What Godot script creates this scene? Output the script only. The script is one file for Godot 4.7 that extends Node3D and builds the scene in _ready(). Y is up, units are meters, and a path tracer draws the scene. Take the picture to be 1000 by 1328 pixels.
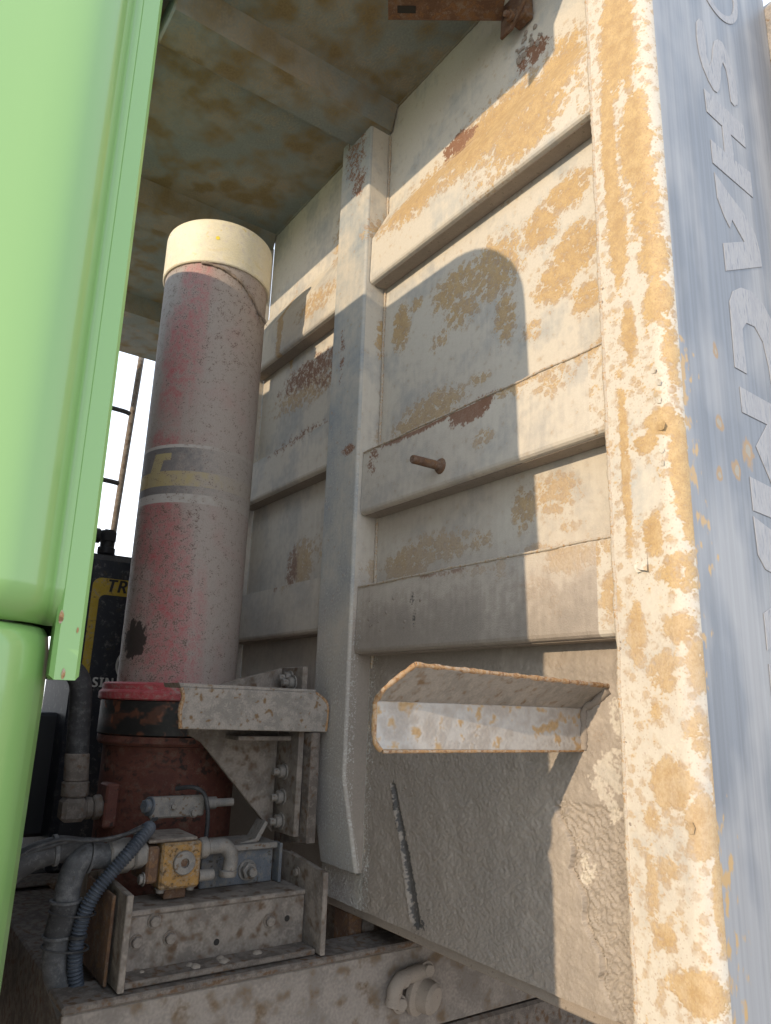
extends Node3D
# Front of a tipper truck's load body, its hoist cylinder and the rear corner of the cab.
# x runs along the headboard (0 = near corner weld), y is up, z runs forwards to the cab.

const SPOTS_RUST := [[-0.252,2.755,0.210,0.095,0.92],[-0.458,2.741,0.158,0.073,0.80],[-0.064,2.743,0.078,0.119,0.80],[-0.209,2.632,0.119,0.054,0.50],[-0.546,2.731,0.118,0.044,0.50],[-0.125,2.656,0.108,0.062,0.80],[-0.047,2.695,0.035,0.050,0.50],[-0.064,2.505,0.067,0.039,0.72],[-0.131,2.471,0.051,0.049,0.72],[-0.052,2.379,0.061,0.057,0.75],[-0.098,2.341,0.055,0.048,0.70],[-0.255,2.445,0.093,0.077,0.60],[-0.373,2.464,0.084,0.048,0.60],[-0.225,2.325,0.033,0.061,0.60],[-0.348,2.398,0.061,0.039,0.55],[-0.565,2.451,0.036,0.064,0.75],[-0.445,2.209,0.113,0.042,0.62],[-0.512,2.195,0.080,0.033,0.60],[-0.156,2.270,0.026,0.028,0.45],[-0.032,2.278,0.037,0.034,0.65],[-0.297,2.226,0.031,0.015,0.50],[-0.423,2.362,0.031,0.029,0.40],[-0.508,2.485,0.029,0.020,0.50],[-0.159,2.153,0.071,0.026,0.52],[-0.072,2.130,0.048,0.033,0.45],[-0.006,2.164,0.030,0.032,0.65],[-0.238,2.073,0.032,0.018,0.45],[-0.438,1.905,0.136,0.035,0.60],[-0.527,1.881,0.090,0.036,0.65],[-0.183,1.937,0.032,0.044,0.55],[-0.112,1.949,0.055,0.040,0.58],[-0.302,1.899,0.045,0.020,0.45],[-0.082,1.891,0.031,0.013,0.30],[-0.046,1.825,0.057,0.029,0.70],[-0.118,1.785,0.041,0.022,0.50],[-0.200,1.828,0.018,0.024,0.50],[0.026,1.762,0.018,0.032,0.55],[-0.080,1.754,0.015,0.026,0.50],[-0.150,1.857,0.050,0.016,0.50],[-0.261,1.831,0.057,0.010,0.35],[-0.122,1.675,0.034,0.012,0.50],[-0.038,1.566,0.014,0.011,0.45],[0.094,2.681,0.034,0.119,0.95],[0.113,2.468,0.029,0.095,0.85],[0.066,2.472,0.014,0.166,0.90],[0.123,2.349,0.025,0.077,0.60],[0.073,2.325,0.017,0.092,0.80],[0.130,2.253,0.027,0.049,0.65],[0.131,2.176,0.027,0.036,0.65],[0.083,2.147,0.013,0.049,0.70],[0.147,2.096,0.012,0.068,0.50],[0.130,1.992,0.030,0.022,0.75],[0.097,1.967,0.024,0.016,0.60],[0.148,1.926,0.016,0.063,0.85],[0.064,1.947,0.008,0.134,0.70],[0.101,1.838,0.016,0.030,0.75],[0.154,1.860,0.015,0.041,0.60],[0.067,1.705,0.014,0.041,0.70],[0.131,1.706,0.022,0.021,0.60],[0.105,1.654,0.024,0.029,0.50],[0.154,1.662,0.018,0.037,0.60],[0.105,1.515,0.030,0.031,0.90],[0.145,1.470,0.024,0.037,0.85],[0.076,1.474,0.011,0.013,0.60],[0.168,1.528,0.012,0.060,0.80],[0.147,1.580,0.016,0.027,0.40],[0.090,1.605,0.009,0.012,0.50],[0.160,1.395,0.013,0.056,0.80],[0.092,1.415,0.015,0.017,0.50],[0.123,1.291,0.034,0.024,0.95],[0.083,1.341,0.019,0.015,0.60],[0.069,1.393,0.009,0.052,0.50],[0.137,1.781,0.032,0.030,0.45]]
const SPOTS_RED := [[-0.364,2.824,0.066,0.029,0.70],[-0.139,2.879,0.052,0.034,0.60],[-0.275,2.149,0.066,0.038,1.00],[-0.444,2.153,0.164,0.016,0.85],[-0.241,2.167,0.024,0.008,0.80],[-0.595,2.128,0.024,0.051,0.50],[-0.344,1.842,0.103,0.009,0.50],[-0.705,3.027,0.059,0.150,0.45],[-0.686,2.895,0.043,0.049,0.50],[-0.675,2.167,0.032,0.016,0.60],[-0.726,2.425,0.014,0.085,0.40]]
const SPOTS_WHITE := [[-0.028,1.509,0.029,0.041,1.00],[-0.017,1.467,0.013,0.022,1.00],[-0.003,1.594,0.018,0.032,0.80],[-0.068,1.381,0.019,0.030,0.70],[-0.350,2.719,0.059,0.020,0.60],[-0.119,2.881,0.039,0.030,0.40],[0.096,2.585,0.007,0.086,0.80],[-0.080,2.581,0.035,0.020,0.40],[-0.300,2.624,0.132,0.037,0.50],[0.147,2.500,0.010,0.027,0.60],[0.107,2.213,0.020,0.074,0.40],[0.092,1.895,0.026,0.044,0.40],[0.100,1.744,0.023,0.020,0.40],[0.109,1.568,0.022,0.015,0.50],[-0.014,1.520,0.026,0.041,0.50]]

# ------------------------------------------------------------------ mesh builder
class MB:
	var v := PackedVector3Array()
	var n := PackedVector3Array()
	var t := PackedVector2Array()
	func tri(a: Vector3, b: Vector3, c: Vector3, na: Vector3, nb: Vector3, nc: Vector3, ta := Vector2.ZERO, tb := Vector2.ZERO, tc := Vector2.ZERO) -> void:
		if (b - a).cross(c - a).dot(na + nb + nc) > 0.0:
			v.append_array([a, c, b]); n.append_array([na, nc, nb]); t.append_array([ta, tc, tb])
		else:
			v.append_array([a, b, c]); n.append_array([na, nb, nc]); t.append_array([ta, tb, tc])
	func face(p: Array, nn: Vector3, uv: Array = []) -> void:
		for i in range(1, p.size() - 1):
			if uv.is_empty(): tri(p[0], p[i], p[i + 1], nn, nn, nn)
			else: tri(p[0], p[i], p[i + 1], nn, nn, nn, uv[0], uv[i], uv[i + 1])
	func quad_s(p: Array, nn: Array, uv: Array) -> void:
		tri(p[0], p[1], p[2], nn[0], nn[1], nn[2], uv[0], uv[1], uv[2])
		tri(p[0], p[2], p[3], nn[0], nn[2], nn[3], uv[0], uv[2], uv[3])
	func box(lo: Vector3, hi: Vector3, b := 0.003) -> void:
		var c := (lo + hi) * 0.5
		var h := (hi - lo) * 0.5
		b = minf(b, minf(h.x, minf(h.y, h.z)) * 0.6)
		var ax := [Vector3.RIGHT, Vector3.UP, Vector3.BACK]
		for i in 3:
			var j := (i + 1) % 3
			var k := (i + 2) % 3
			for s in [-1.0, 1.0]:
				var p := []
				for q in [[-1, -1], [1, -1], [1, 1], [-1, 1]]:
					p.append(c + ax[i] * h[i] * s + ax[j] * (h[j] - b) * q[0] + ax[k] * (h[k] - b) * q[1])
				face(p, ax[i] * s)
				for s2 in [-1.0, 1.0]:
					face([c + ax[i] * h[i] * s + ax[j] * (h[j] - b) * s2 + ax[k] * (h[k] - b), c + ax[i] * h[i] * s + ax[j] * (h[j] - b) * s2 - ax[k] * (h[k] - b),
						c + ax[i] * (h[i] - b) * s + ax[j] * h[j] * s2 - ax[k] * (h[k] - b), c + ax[i] * (h[i] - b) * s + ax[j] * h[j] * s2 + ax[k] * (h[k] - b)], (ax[i] * s + ax[j] * s2).normalized())
		for sx in [-1.0, 1.0]:
			for sy in [-1.0, 1.0]:
				for sz in [-1.0, 1.0]:
					var s := Vector3(sx, sy, sz)
					face([c + s * Vector3(h.x, h.y - b, h.z - b), c + s * Vector3(h.x - b, h.y, h.z - b), c + s * Vector3(h.x - b, h.y - b, h.z)], s.normalized())
	# polygon in the plane across `axis` (x: (z, y), z: (x, y), y: (x, z)) pushed from d0 to d1, edges chamfered by b
	func prism(poly: Array, axis: String, d0: float, d1: float, b := 0.0015) -> void:
		var pts := PackedVector2Array(poly)
		var area := 0.0
		for i in pts.size():
			area += pts[i].cross(pts[(i + 1) % pts.size()])
		if area < 0.0: pts.reverse()
		var m := pts.size()
		var inner := PackedVector2Array()
		for i in m:
			var e0 := (pts[i] - pts[(i + m - 1) % m]).normalized()
			var e1 := (pts[(i + 1) % m] - pts[i]).normalized()
			var n0 := Vector2(-e0.y, e0.x)
			var n1 := Vector2(-e1.y, e1.x)
			var mm := (n0 + n1)
			var l := maxf(mm.length_squared(), 0.4)
			inner.append(pts[i] + mm * (2.0 * b / l))
		var lift := func(p: Vector2, d: float) -> Vector3:
			if axis == "x": return Vector3(d, p.y, p.x)
			if axis == "z": return Vector3(p.x, p.y, d)
			return Vector3(p.x, d, p.y)
		var dir: Vector3 = (lift.call(Vector2.ZERO, 1.0))
		var idx := Geometry2D.triangulate_polygon(inner)
		var sg := signf(d1 - d0)
		for k in range(0, idx.size(), 3):
			tri(lift.call(inner[idx[k]], d0), lift.call(inner[idx[k + 1]], d0), lift.call(inner[idx[k + 2]], d0), -dir * sg, -dir * sg, -dir * sg)
			tri(lift.call(inner[idx[k]], d1), lift.call(inner[idx[k + 1]], d1), lift.call(inner[idx[k + 2]], d1), dir * sg, dir * sg, dir * sg)
		for i in m:
			var a := pts[i]
			var c := pts[(i + 1) % m]
			var ia := inner[i]
			var ic := inner[(i + 1) % m]
			var e := (c - a).normalized()
			var nn: Vector3 = lift.call(Vector2(e.y, -e.x), 0.0)
			face([lift.call(a, d0 + b * sg), lift.call(c, d0 + b * sg), lift.call(c, d1 - b * sg), lift.call(a, d1 - b * sg)], nn)
			face([lift.call(a, d0 + b * sg), lift.call(c, d0 + b * sg), lift.call(ic, d0), lift.call(ia, d0)], (nn - dir * sg).normalized())
			face([lift.call(a, d1 - b * sg), lift.call(c, d1 - b * sg), lift.call(ic, d1), lift.call(ia, d1)], (nn + dir * sg).normalized())
	# profile of Vector2(radius, height) turned about an axis through `at`
	func lathe(prof: Array, at: Vector3, axis := Vector3.UP, segs := 40, uv_h := Vector2(0, 1), full := true) -> void:
		var side := axis.cross(Vector3.RIGHT if absf(axis.x) < 0.9 else Vector3.UP).normalized()
		if absf(axis.y) > 0.9: side = Vector3.BACK
		var oth := axis.cross(side)
		for i in range(prof.size() - 1):
			var a: Vector2 = prof[i]
			var c: Vector2 = prof[i + 1]
			var d := (c - a).normalized()
			var pn := Vector2(d.y, -d.x)
			for s in segs:
				var p0 := TAU * s / segs
				var p1 := TAU * (s + 1) / segs
				var r0 := side * cos(p0) + oth * sin(p0)
				var r1 := side * cos(p1) + oth * sin(p1)
				var n0 := r0 * pn.x + axis * pn.y
				var n1 := r1 * pn.x + axis * pn.y
				var va := 1.0 - (a.y - uv_h.x) / (uv_h.y - uv_h.x)
				var vc := 1.0 - (c.y - uv_h.x) / (uv_h.y - uv_h.x)
				quad_s([at + r0 * a.x + axis * a.y, at + r1 * a.x + axis * a.y, at + r1 * c.x + axis * c.y, at + r0 * c.x + axis * c.y], [n0, n1, n1, n0],
					[Vector2(p0 / TAU, va), Vector2(p1 / TAU, va), Vector2(p1 / TAU, vc), Vector2(p0 / TAU, vc)])
	func tube(pts: Array, r: float, segs := 14, step := 0.008, corr := 0.0, pitch := 0.006, lump := 0.0) -> void:
		var cv := Curve3D.new()
		cv.bake_interval = 0.002
		for i in pts.size():
			var tan: Vector3 = ((pts[mini(i + 1, pts.size() - 1)] as Vector3) - (pts[maxi(i - 1, 0)] as Vector3)) / 6.0
			cv.add_point(pts[i], -tan, tan)
		var L := cv.get_baked_length()
		var cnt := maxi(2, int(L / step))
		var up := Vector3(0.31, 0.87, 0.22)
		var rings := []
		var rn := RandomNumberGenerator.new()
		rn.seed = 5
		for i in cnt + 1:
			var s := L * i / cnt
			var p := cv.sample_baked(s, true)
			var q := (cv.sample_baked(minf(s + 0.003, L), true) - cv.sample_baked(maxf(s - 0.003, 0.0), true)).normalized()
			up = (up - q * up.dot(q)).normalized()
			var bi := q.cross(up)
			var rr := r + corr * sin(TAU * s / pitch) + lump * rn.randf_range(-1.0, 1.0)
			rings.append([p, up, bi, rr])
		for i in cnt:
			var A: Array = rings[i]
			var B: Array = rings[i + 1]
			for k in segs:
				var f0 := TAU * k / segs
				var f1 := TAU * (k + 1) / segs
				var a0: Vector3 = A[1] * cos(f0) + A[2] * sin(f0)
				var a1: Vector3 = A[1] * cos(f1) + A[2] * sin(f1)
				var b0: Vector3 = B[1] * cos(f0) + B[2] * sin(f0)
				var b1: Vector3 = B[1] * cos(f1) + B[2] * sin(f1)
				if corr > 0.0:
					var ax: Vector3 = (B[0] - A[0]).normalized()
					var sl: float = (A[3] - B[3]) / maxf((B[0] - A[0]).length(), 1e-5)
					a0 = (a0 + ax * sl).normalized(); a1 = (a1 + ax * sl).normalized(); b0 = (b0 + ax * sl).normalized(); b1 = (b1 + ax * sl).normalized()
				quad_s([A[0] + (A[1] * cos(f0) + A[2] * sin(f0)) * A[3], A[0] + (A[1] * cos(f1) + A[2] * sin(f1)) * A[3], B[0] + (B[1] * cos(f1) + B[2] * sin(f1)) * B[3], B[0] + (B[1] * cos(f0) + B[2] * sin(f0)) * B[3]],
					[a0, a1, b1, b0], [Vector2.ZERO, Vector2.ZERO, Vector2.ZERO, Vector2.ZERO])
		for e in [0, cnt]:
			var R: Array = rings[e]
			var nn: Vector3 = R[1].cross(R[2]) * (1.0 if e == 0 else -1.0)
			var other: Array = rings[1 if e == 0 else cnt - 1]
			nn = (R[0] - other[0]).normalized()
			var cap := []
			for k in segs:
				cap.append(R[0] + (R[1] * cos(TAU * k / segs) + R[2] * sin(TAU * k / segs)) * R[3])
			face(cap, nn)
	func mesh() -> ArrayMesh:
		var arr := []
		arr.resize(Mesh.ARRAY_MAX)
		arr[Mesh.ARRAY_VERTEX] = v
		arr[Mesh.ARRAY_NORMAL] = n
		arr[Mesh.ARRAY_TEX_UV] = t
		var m := ArrayMesh.new()
		m.add_surface_from_arrays(Mesh.PRIMITIVE_TRIANGLES, arr)
		var st := SurfaceTool.new()
		st.create_from(m, 0)
		st.index()
		st.generate_tangents()
		return st.commit()

# ------------------------------------------------------------------ objects
var used := {}
var base_of := {}

func numbered(called: String) -> String:
	used[called] = used.get(called, -1) + 1
	return called if used[called] == 0 else "%s_%03d" % [called, used[called]]

func thing(called: String, at: Vector3, label: String, category: String, group := "") -> Node3D:
	var o := Node3D.new()
	o.name = numbered(called)
	add_child(o)
	o.position = at
	o.set_meta("label", label)
	o.set_meta("category", category)
	if group: o.set_meta("group", group)
	base_of[o] = at
	return o

# adds a mesh drawn in world coordinates as a part of `parent` (a thing, or a part of one)
func part(called: String, mb, mat: Material, parent: Node3D, label := "") -> MeshInstance3D:
	var o := MeshInstance3D.new()
	o.name = called
	o.mesh = mb.mesh() if mb is MB else mb
	o.material_override = mat
	parent.add_child(o, true)
	if base_of.has(parent): o.position = -base_of[parent]
	if label: o.set_meta("label", label)
	return o

# a shared mesh, modelled at the origin, set at a place in the world
func put(called: String, mesh: Mesh, mat: Material, parent: Node3D, xf: Transform3D) -> MeshInstance3D:
	var o := MeshInstance3D.new()
	o.name = called
	o.mesh = mesh
	o.material_override = mat
	parent.add_child(o, true)
	if base_of.has(parent): xf.origin -= base_of[parent]
	o.transform = xf
	return o

func structure(called: String, mb: MB, mat: Material) -> void:
	var o := MeshInstance3D.new()
	o.name = called
	o.mesh = mb.mesh()
	o.material_override = mat
	add_child(o)
	o.set_meta("kind", "structure")

# turns local +y to `to`
func aim(to: Vector3, at: Vector3, size := 1.0) -> Transform3D:
	var y := to.normalized()
	var x := y.cross(Vector3(0.3, 0.2, 0.9)).normalized()
	return Transform3D(Basis(x, y, x.cross(y)).scaled(Vector3.ONE * size), at)

# ------------------------------------------------------------------ materials
var M := {}
var lut := PackedByteArray()

func s8(l: float) -> int:
	return lut[clampi(int(l * 2047.0), 0, 2047)]

func noise(w: int, h: int, sd: int, freq: float, oct := 3, kind := FastNoiseLite.TYPE_SIMPLEX_SMOOTH, seamless := false) -> PackedByteArray:
	var f := FastNoiseLite.new()
	f.seed = sd
	f.frequency = freq
	f.noise_type = kind
	f.fractal_octaves = oct
	if kind == FastNoiseLite.TYPE_CELLULAR:
		f.fractal_type = FastNoiseLite.FRACTAL_NONE
		f.cellular_return_type = FastNoiseLite.RETURN_DISTANCE
	var im: Image = f.get_seamless_image(w, h) if seamless else f.get_image(w, h)
	im.convert(Image.FORMAT_L8)
	return im.get_data()

func streaks(w: int, h: int, sd: int, freq: float, k: int, oct := 3) -> PackedByteArray:
	var f := FastNoiseLite.new()
	f.seed = sd
	f.frequency = freq
	f.fractal_octaves = oct
	var im := f.get_image(w, maxi(4, h / k))
	im.convert(Image.FORMAT_L8)
	im.resize(w, h, Image.INTERPOLATE_CUBIC)
	return im.get_data()

func tex(w: int, h: int, rgb: PackedByteArray) -> ImageTexture:
	var im := Image.create_from_data(w, h, false, Image.FORMAT_RGB8, rgb)
	im.generate_mipmaps()
	return ImageTexture.create_from_image(im)

func relief(w: int, h: int, l8: PackedByteArray, bump: float) -> ImageTexture:
	var im := Image.create_from_data(w, h, false, Image.FORMAT_L8, l8)
	im.convert(Image.FORMAT_RF)
	im.bump_map_to_normal_map(bump)
	return ImageTexture.create_from_image(im)

func plain(col: Color, rough: float, metal := 0.0) -> StandardMaterial3D:
	var m := StandardMaterial3D.new()
	m.albedo_color = col.linear_to_srgb()
	m.roughness = rough
	m.metallic = metal
	return m

func sm(a: float, b: float, x: float) -> float:
	var q := clampf((x - a) / (b - a), 0.0, 1.0)
	return q * q * (3.0 - 2.0 * q)

func field(w: int, h: int, x0: float, y1: float, mm: float, spots: Array) -> PackedFloat32Array:
	var b := PackedFloat32Array()
	b.resize(w * h)
	for s in spots:
		var cx: float = (s[0] - x0) / mm
		var cy: float = (y1 - s[1]) / mm
		var rx: float = s[2] / mm
		var ry: float = s[3] / mm
		for py in range(maxi(0, int(cy - ry * 1.4)), mini(h, int(cy + ry * 1.4) + 1)):
			for px in range(maxi(0, int(cx - rx * 1.4)), mini(w, int(cx + rx * 1.4) + 1)):
				var d := sqrt(pow((px - cx) / rx, 2.0) + pow((py - cy) / ry, 2.0))
				var val: float = s[4] * (1.0 - sm(0.45, 1.35, d))
				var i := py * w + px
				if val > b[i]: b[i] = val
	return b

# grey-cream oxidised paint with ochre stains, brown rust and caked road dust; texel (px, py) lies at x0 + px * mm, y1 - py * mm
func painted_steel(sd: int, x0: float, x1: float, y0: float, y1: float, mm: float, rust_spots: Array, red_spots: Array, white_spots: Array, o: Dictionary) -> StandardMaterial3D:
	var w := int((x1 - x0) / mm)
	var h := int((y1 - y0) / mm)
	var k := 0.00125 / mm
	var rb := field(w, h, x0, y1, mm, rust_spots)
	var db := field(w, h, x0, y1, mm, red_spots)
	var wb := field(w, h, x0, y1, mm, white_spots)
	var gb := field(w, h, x0, y1, mm, o.get("gouge", []))
	var n1 := noise(w, h, sd + 1, 0.042 / k, 4)
	var n2 := noise(w, h, sd + 2, 0.17 / k, 3)
	var n3 := noise(w, h, sd + 3, 0.006 / k, 3)
	var nf := noise(w, h, sd + 4, 0.45, 2)
	var nc := noise(w, h, sd + 5, 0.07 / k, 1, FastNoiseLite.TYPE_CELLULAR)
	var sv := streaks(w, h, sd + 6, 0.09 / k, 9)
	var rgb := PackedByteArray()
	rgb.resize(w * h * 3)
	var hh := PackedByteArray()
	hh.resize(w * h)
	var split: float = o.get("post", -99.0)
	var strip: float = o.get("strip", 99.0)
	var gen_rust: float = o.get("rust", 0.05)
	var dust_y: float = o.get("dust_y", 1.75)
	var dust_all: float = o.get("dust", 0.0)
	var blue_all: float = o.get("blue", 0.0)
	var fleck: float = o.get("fleck", 0.0)
	for py in h:
		var wy := y1 - py * mm
		# the crust of splashed mud reaches up to about this line, broken by the noise
		var dz := 0.50 * (1.0 - sm(dust_y - 0.10, dust_y + 0.12, wy)) + 0.24 * (1.0 - sm(dust_y + 0.05, dust_y + 0.8, wy))
		for px in w:
			var i := py * w + px
			var wx := x0 + px * mm
			var a := n1[i] * 0.00392
			var b := n2[i] * 0.00392
			var c := n3[i] * 0.00392
			var f := nf[i] * 0.00392
			var s := sv[i] * 0.00392
			var onpost := wx < split
			var onstrip := wx > strip
			# paint
			var bl := clampf((c - 0.5) * 1.3 + (a - 0.5) * 0.5 + (s - 0.5) * 0.25 + blue_all + (0.45 if onpost else (-0.25 if onstrip else 0.0)), 0.0, 1.0)
			var tone := (0.88 + 0.16 * f + 0.1 * (b - 0.5)) * (0.9 if onpost else 1.0)
			var r := (0.57 - 0.27 * bl) * tone
			var g := (0.53 - 0.185 * bl) * tone
			var u := (0.455 - 0.08 * bl) * tone
			var ht := 0.35 + 0.1 * f
			# ochre stain
			var bias := rb[i] + gen_rust + (0.20 if onstrip else 0.0) - wb[i] * 0.5
			var rs := bias + (a - 0.5) * 0.8 + (b - 0.5) * 0.75
			var m := clampf((rs - 0.5 + (f - 0.5) * 0.22) * 8.5, 0.0, 1.0)
			var halo := clampf((rs - 0.38) * 3.2, 0.0, 0.45)
			r += (0.54 - r) * halo
			g += (0.425 - g) * halo
			u += (0.27 - u) * halo
			var cell := nc[i] * 0.00392
			var sp := clampf((0.23 + bias * 0.30 - cell - (b - 0.5) * 0.34) * 13.0, 0.0, 1.0) * clampf(bias * 5.0 - 0.5 + (a - 0.5) * 3.0, 0.0, 1.0)
			sp *= 0.7 + 0.28 * clampf((cell - 0.1) * 6.0, 0.0, 1.0)
			m = maxf(m, sp * 0.9)
			if m > 0.0:
				var deep := clampf(0.5 + (b - 0.5) * 1.3 + (f - 0.5) * 0.9 + (a - 0.5) * 1.2, 0.0, 1.0)
				var rim := 1.0 - clampf(absf(m - 0.55) * 2.2, 0.0, 1.0)
				var mm2 := m * (0.72 + 0.24 * b)
				r += (0.35 + 0.16 * deep - 0.10 * rim - r) * mm2
				g += (0.215 + 0.14 * deep - 0.08 * rim - g) * mm2
				u += (0.082 + 0.08 * deep - 0.02 * rim - u) * mm2
				ht += 0.22 * m * (0.6 + 0.8 * b) - 0.12 * rim
			# brown rust
			var dr := db[i] + (a - 0.5) * 0.6 + (b - 0.5) * 0.7
			var md := clampf((dr - 0.38) * 8.0, 0.0, 1.0) if db[i] > 0.0 else 0.0
			# pits
			if f * b > 0.47 and bias > 0.12: md = maxf(md, 0.55)
			if md > 0.0:
				r += (0.17 + 0.09 * f - r) * md
				g += (0.085 + 0.05 * f - g) * md
				u += (0.05 + 0.03 * f - u) * md
				ht -= 0.2 * md * f
			# dust and mud
			var du := dz * (0.25 if onstrip else (1.0 if not onpost else 0.55)) + dust_all + (a - 0.5) * 0.20 + (b - 0.5) * 0.16 + (s - 0.5) * 0.14 + (c - 0.5) * 0.22 + (f - 0.5) * 0.12
			if wx < -0.25 and not onpost: du += 0.08
			if wb[i] > 0.0: du -= clampf((wb[i] + (a - 0.5) * 1.3 + (b - 0.5) * 0.7 - 0.5) * 4.0, 0.0, 1.0) * 0.45
			var mu := clampf((du - 0.10) * 1.9, 0.0, 0.95) * (1.0 - 0.45 * md)
			if mu > 0.0:
				var dt := (0.82 + 0.26 * f + 0.2 * (b - 0.5)) * (1.5 - 0.5 * clampf((du - 0.50) * 3.5, 0.0, 1.0))
				r += (0.285 * dt - r) * mu
				g += (0.246 * dt - g) * mu
				u += (0.209 * dt - u) * mu
				ht += mu * (0.45 * f + 0.15 * b)
			# dried splashes
			if fleck > 0.0 and wy < 2.25 and wx < split + 0.02:
				var fl := clampf((f * 0.55 + b * 0.55 + (a - 0.5) * 0.3 - 0.67 - 0.12 * (wy - 1.7)) * 14.0, 0.0, 1.0) * fleck
				r += (0.5 - r) * fl
				g += (0.49 - g) * fl
				u += (0.46 - u) * fl
				ht += 0.2 * fl
			if gb[i] > 0.0:
				var gm := clampf((gb[i] + (b - 0.5) * 0.9 - 0.35) * 7.0, 0.0, 1.0)
				r += (0.085 - r) * gm
				g += (0.078 - g) * gm
				u += (0.072 - u) * gm
			rgb[i * 3] = s8(r)
			rgb[i * 3 + 1] = s8(g)
			rgb[i * 3 + 2] = s8(u)
			hh[i] = clampi(int(ht * 255.0), 0, 255)
	var mat := StandardMaterial3D.new()
	mat.albedo_texture = tex(w, h, rgb)
	mat.normal_enabled = true
	mat.normal_texture = relief(w, h, hh, 1.1 * k)
	mat.normal_scale = 1.0
	mat.roughness = o.get("rough", 0.72)
	mat.texture_repeat = false
	return mat

# repeating grime for small parts: two paint tones, rust and dust, laid on by position
func grime(sd: int, base: Color, base2: Color, rust: Color, rust_amt: float, dust: Color, dust_amt: float, rough := 0.85, size := 0.5, px := 320, speck := 0.5, edge := 5.0) -> StandardMaterial3D:
	var k := 320.0 / px
	var a := noise(px, px, sd, 0.02 * k, 4, FastNoiseLite.TYPE_SIMPLEX_SMOOTH, true)
	var b := noise(px, px, sd + 1, 0.06 * k, 3, FastNoiseLite.TYPE_SIMPLEX_SMOOTH, true)
	var c := noise(px, px, sd + 2, 0.3, 2, FastNoiseLite.TYPE_SIMPLEX_SMOOTH, true)
	var rgb := PackedByteArray()
	rgb.resize(px * px * 3)
	var hh := PackedByteArray()
	hh.resize(px * px)
	for i in px * px:
		var fa := a[i] * 0.00392
		var fb := b[i] * 0.00392
		var fc := c[i] * 0.00392
		var col := base.lerp(base2, clampf((fa - 0.5) * 2.0 + 0.5, 0.0, 1.0))
		col = col * (0.85 + 0.3 * fc)
		var m := clampf((rust_amt + (fb - 0.5) * 1.3 + (fa - 0.5) * 0.7 + (fc - 0.5) * 0.35 - 0.45) * edge + (0.5 - 0.1 * edge), 0.0, 1.0)
		col = col.lerp(rust * (0.7 + 0.6 * fc), m)
		var d := clampf((dust_amt - (fb - 0.5) * 0.9 + (fa - 0.5) * 0.5 + (fc - 0.5) * 0.4 - 0.3) * 3.0, 0.0, 0.93)
		col = col.lerp(dust * (0.82 + 0.36 * fc), d)
		if fc + fb * 0.5 > 1.12: col = col.lerp(rust * 0.6, speck)
		rgb[i * 3] = s8(col.r)
		rgb[i * 3 + 1] = s8(col.g)
		rgb[i * 3 + 2] = s8(col.b)
		hh[i] = clampi(int((0.3 + 0.25 * m * fb + 0.2 * d * fc + 0.2 * fc) * 255.0), 0, 255)
	var mat := StandardMaterial3D.new()
	mat.albedo_texture = tex(px, px, rgb)
	mat.normal_enabled = true
	mat.normal_texture = relief(px, px, hh, 0.9)
	mat.roughness = rough
	mat.uv1_triplanar = true
	mat.uv1_scale = Vector3.ONE / size
	return mat

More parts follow.
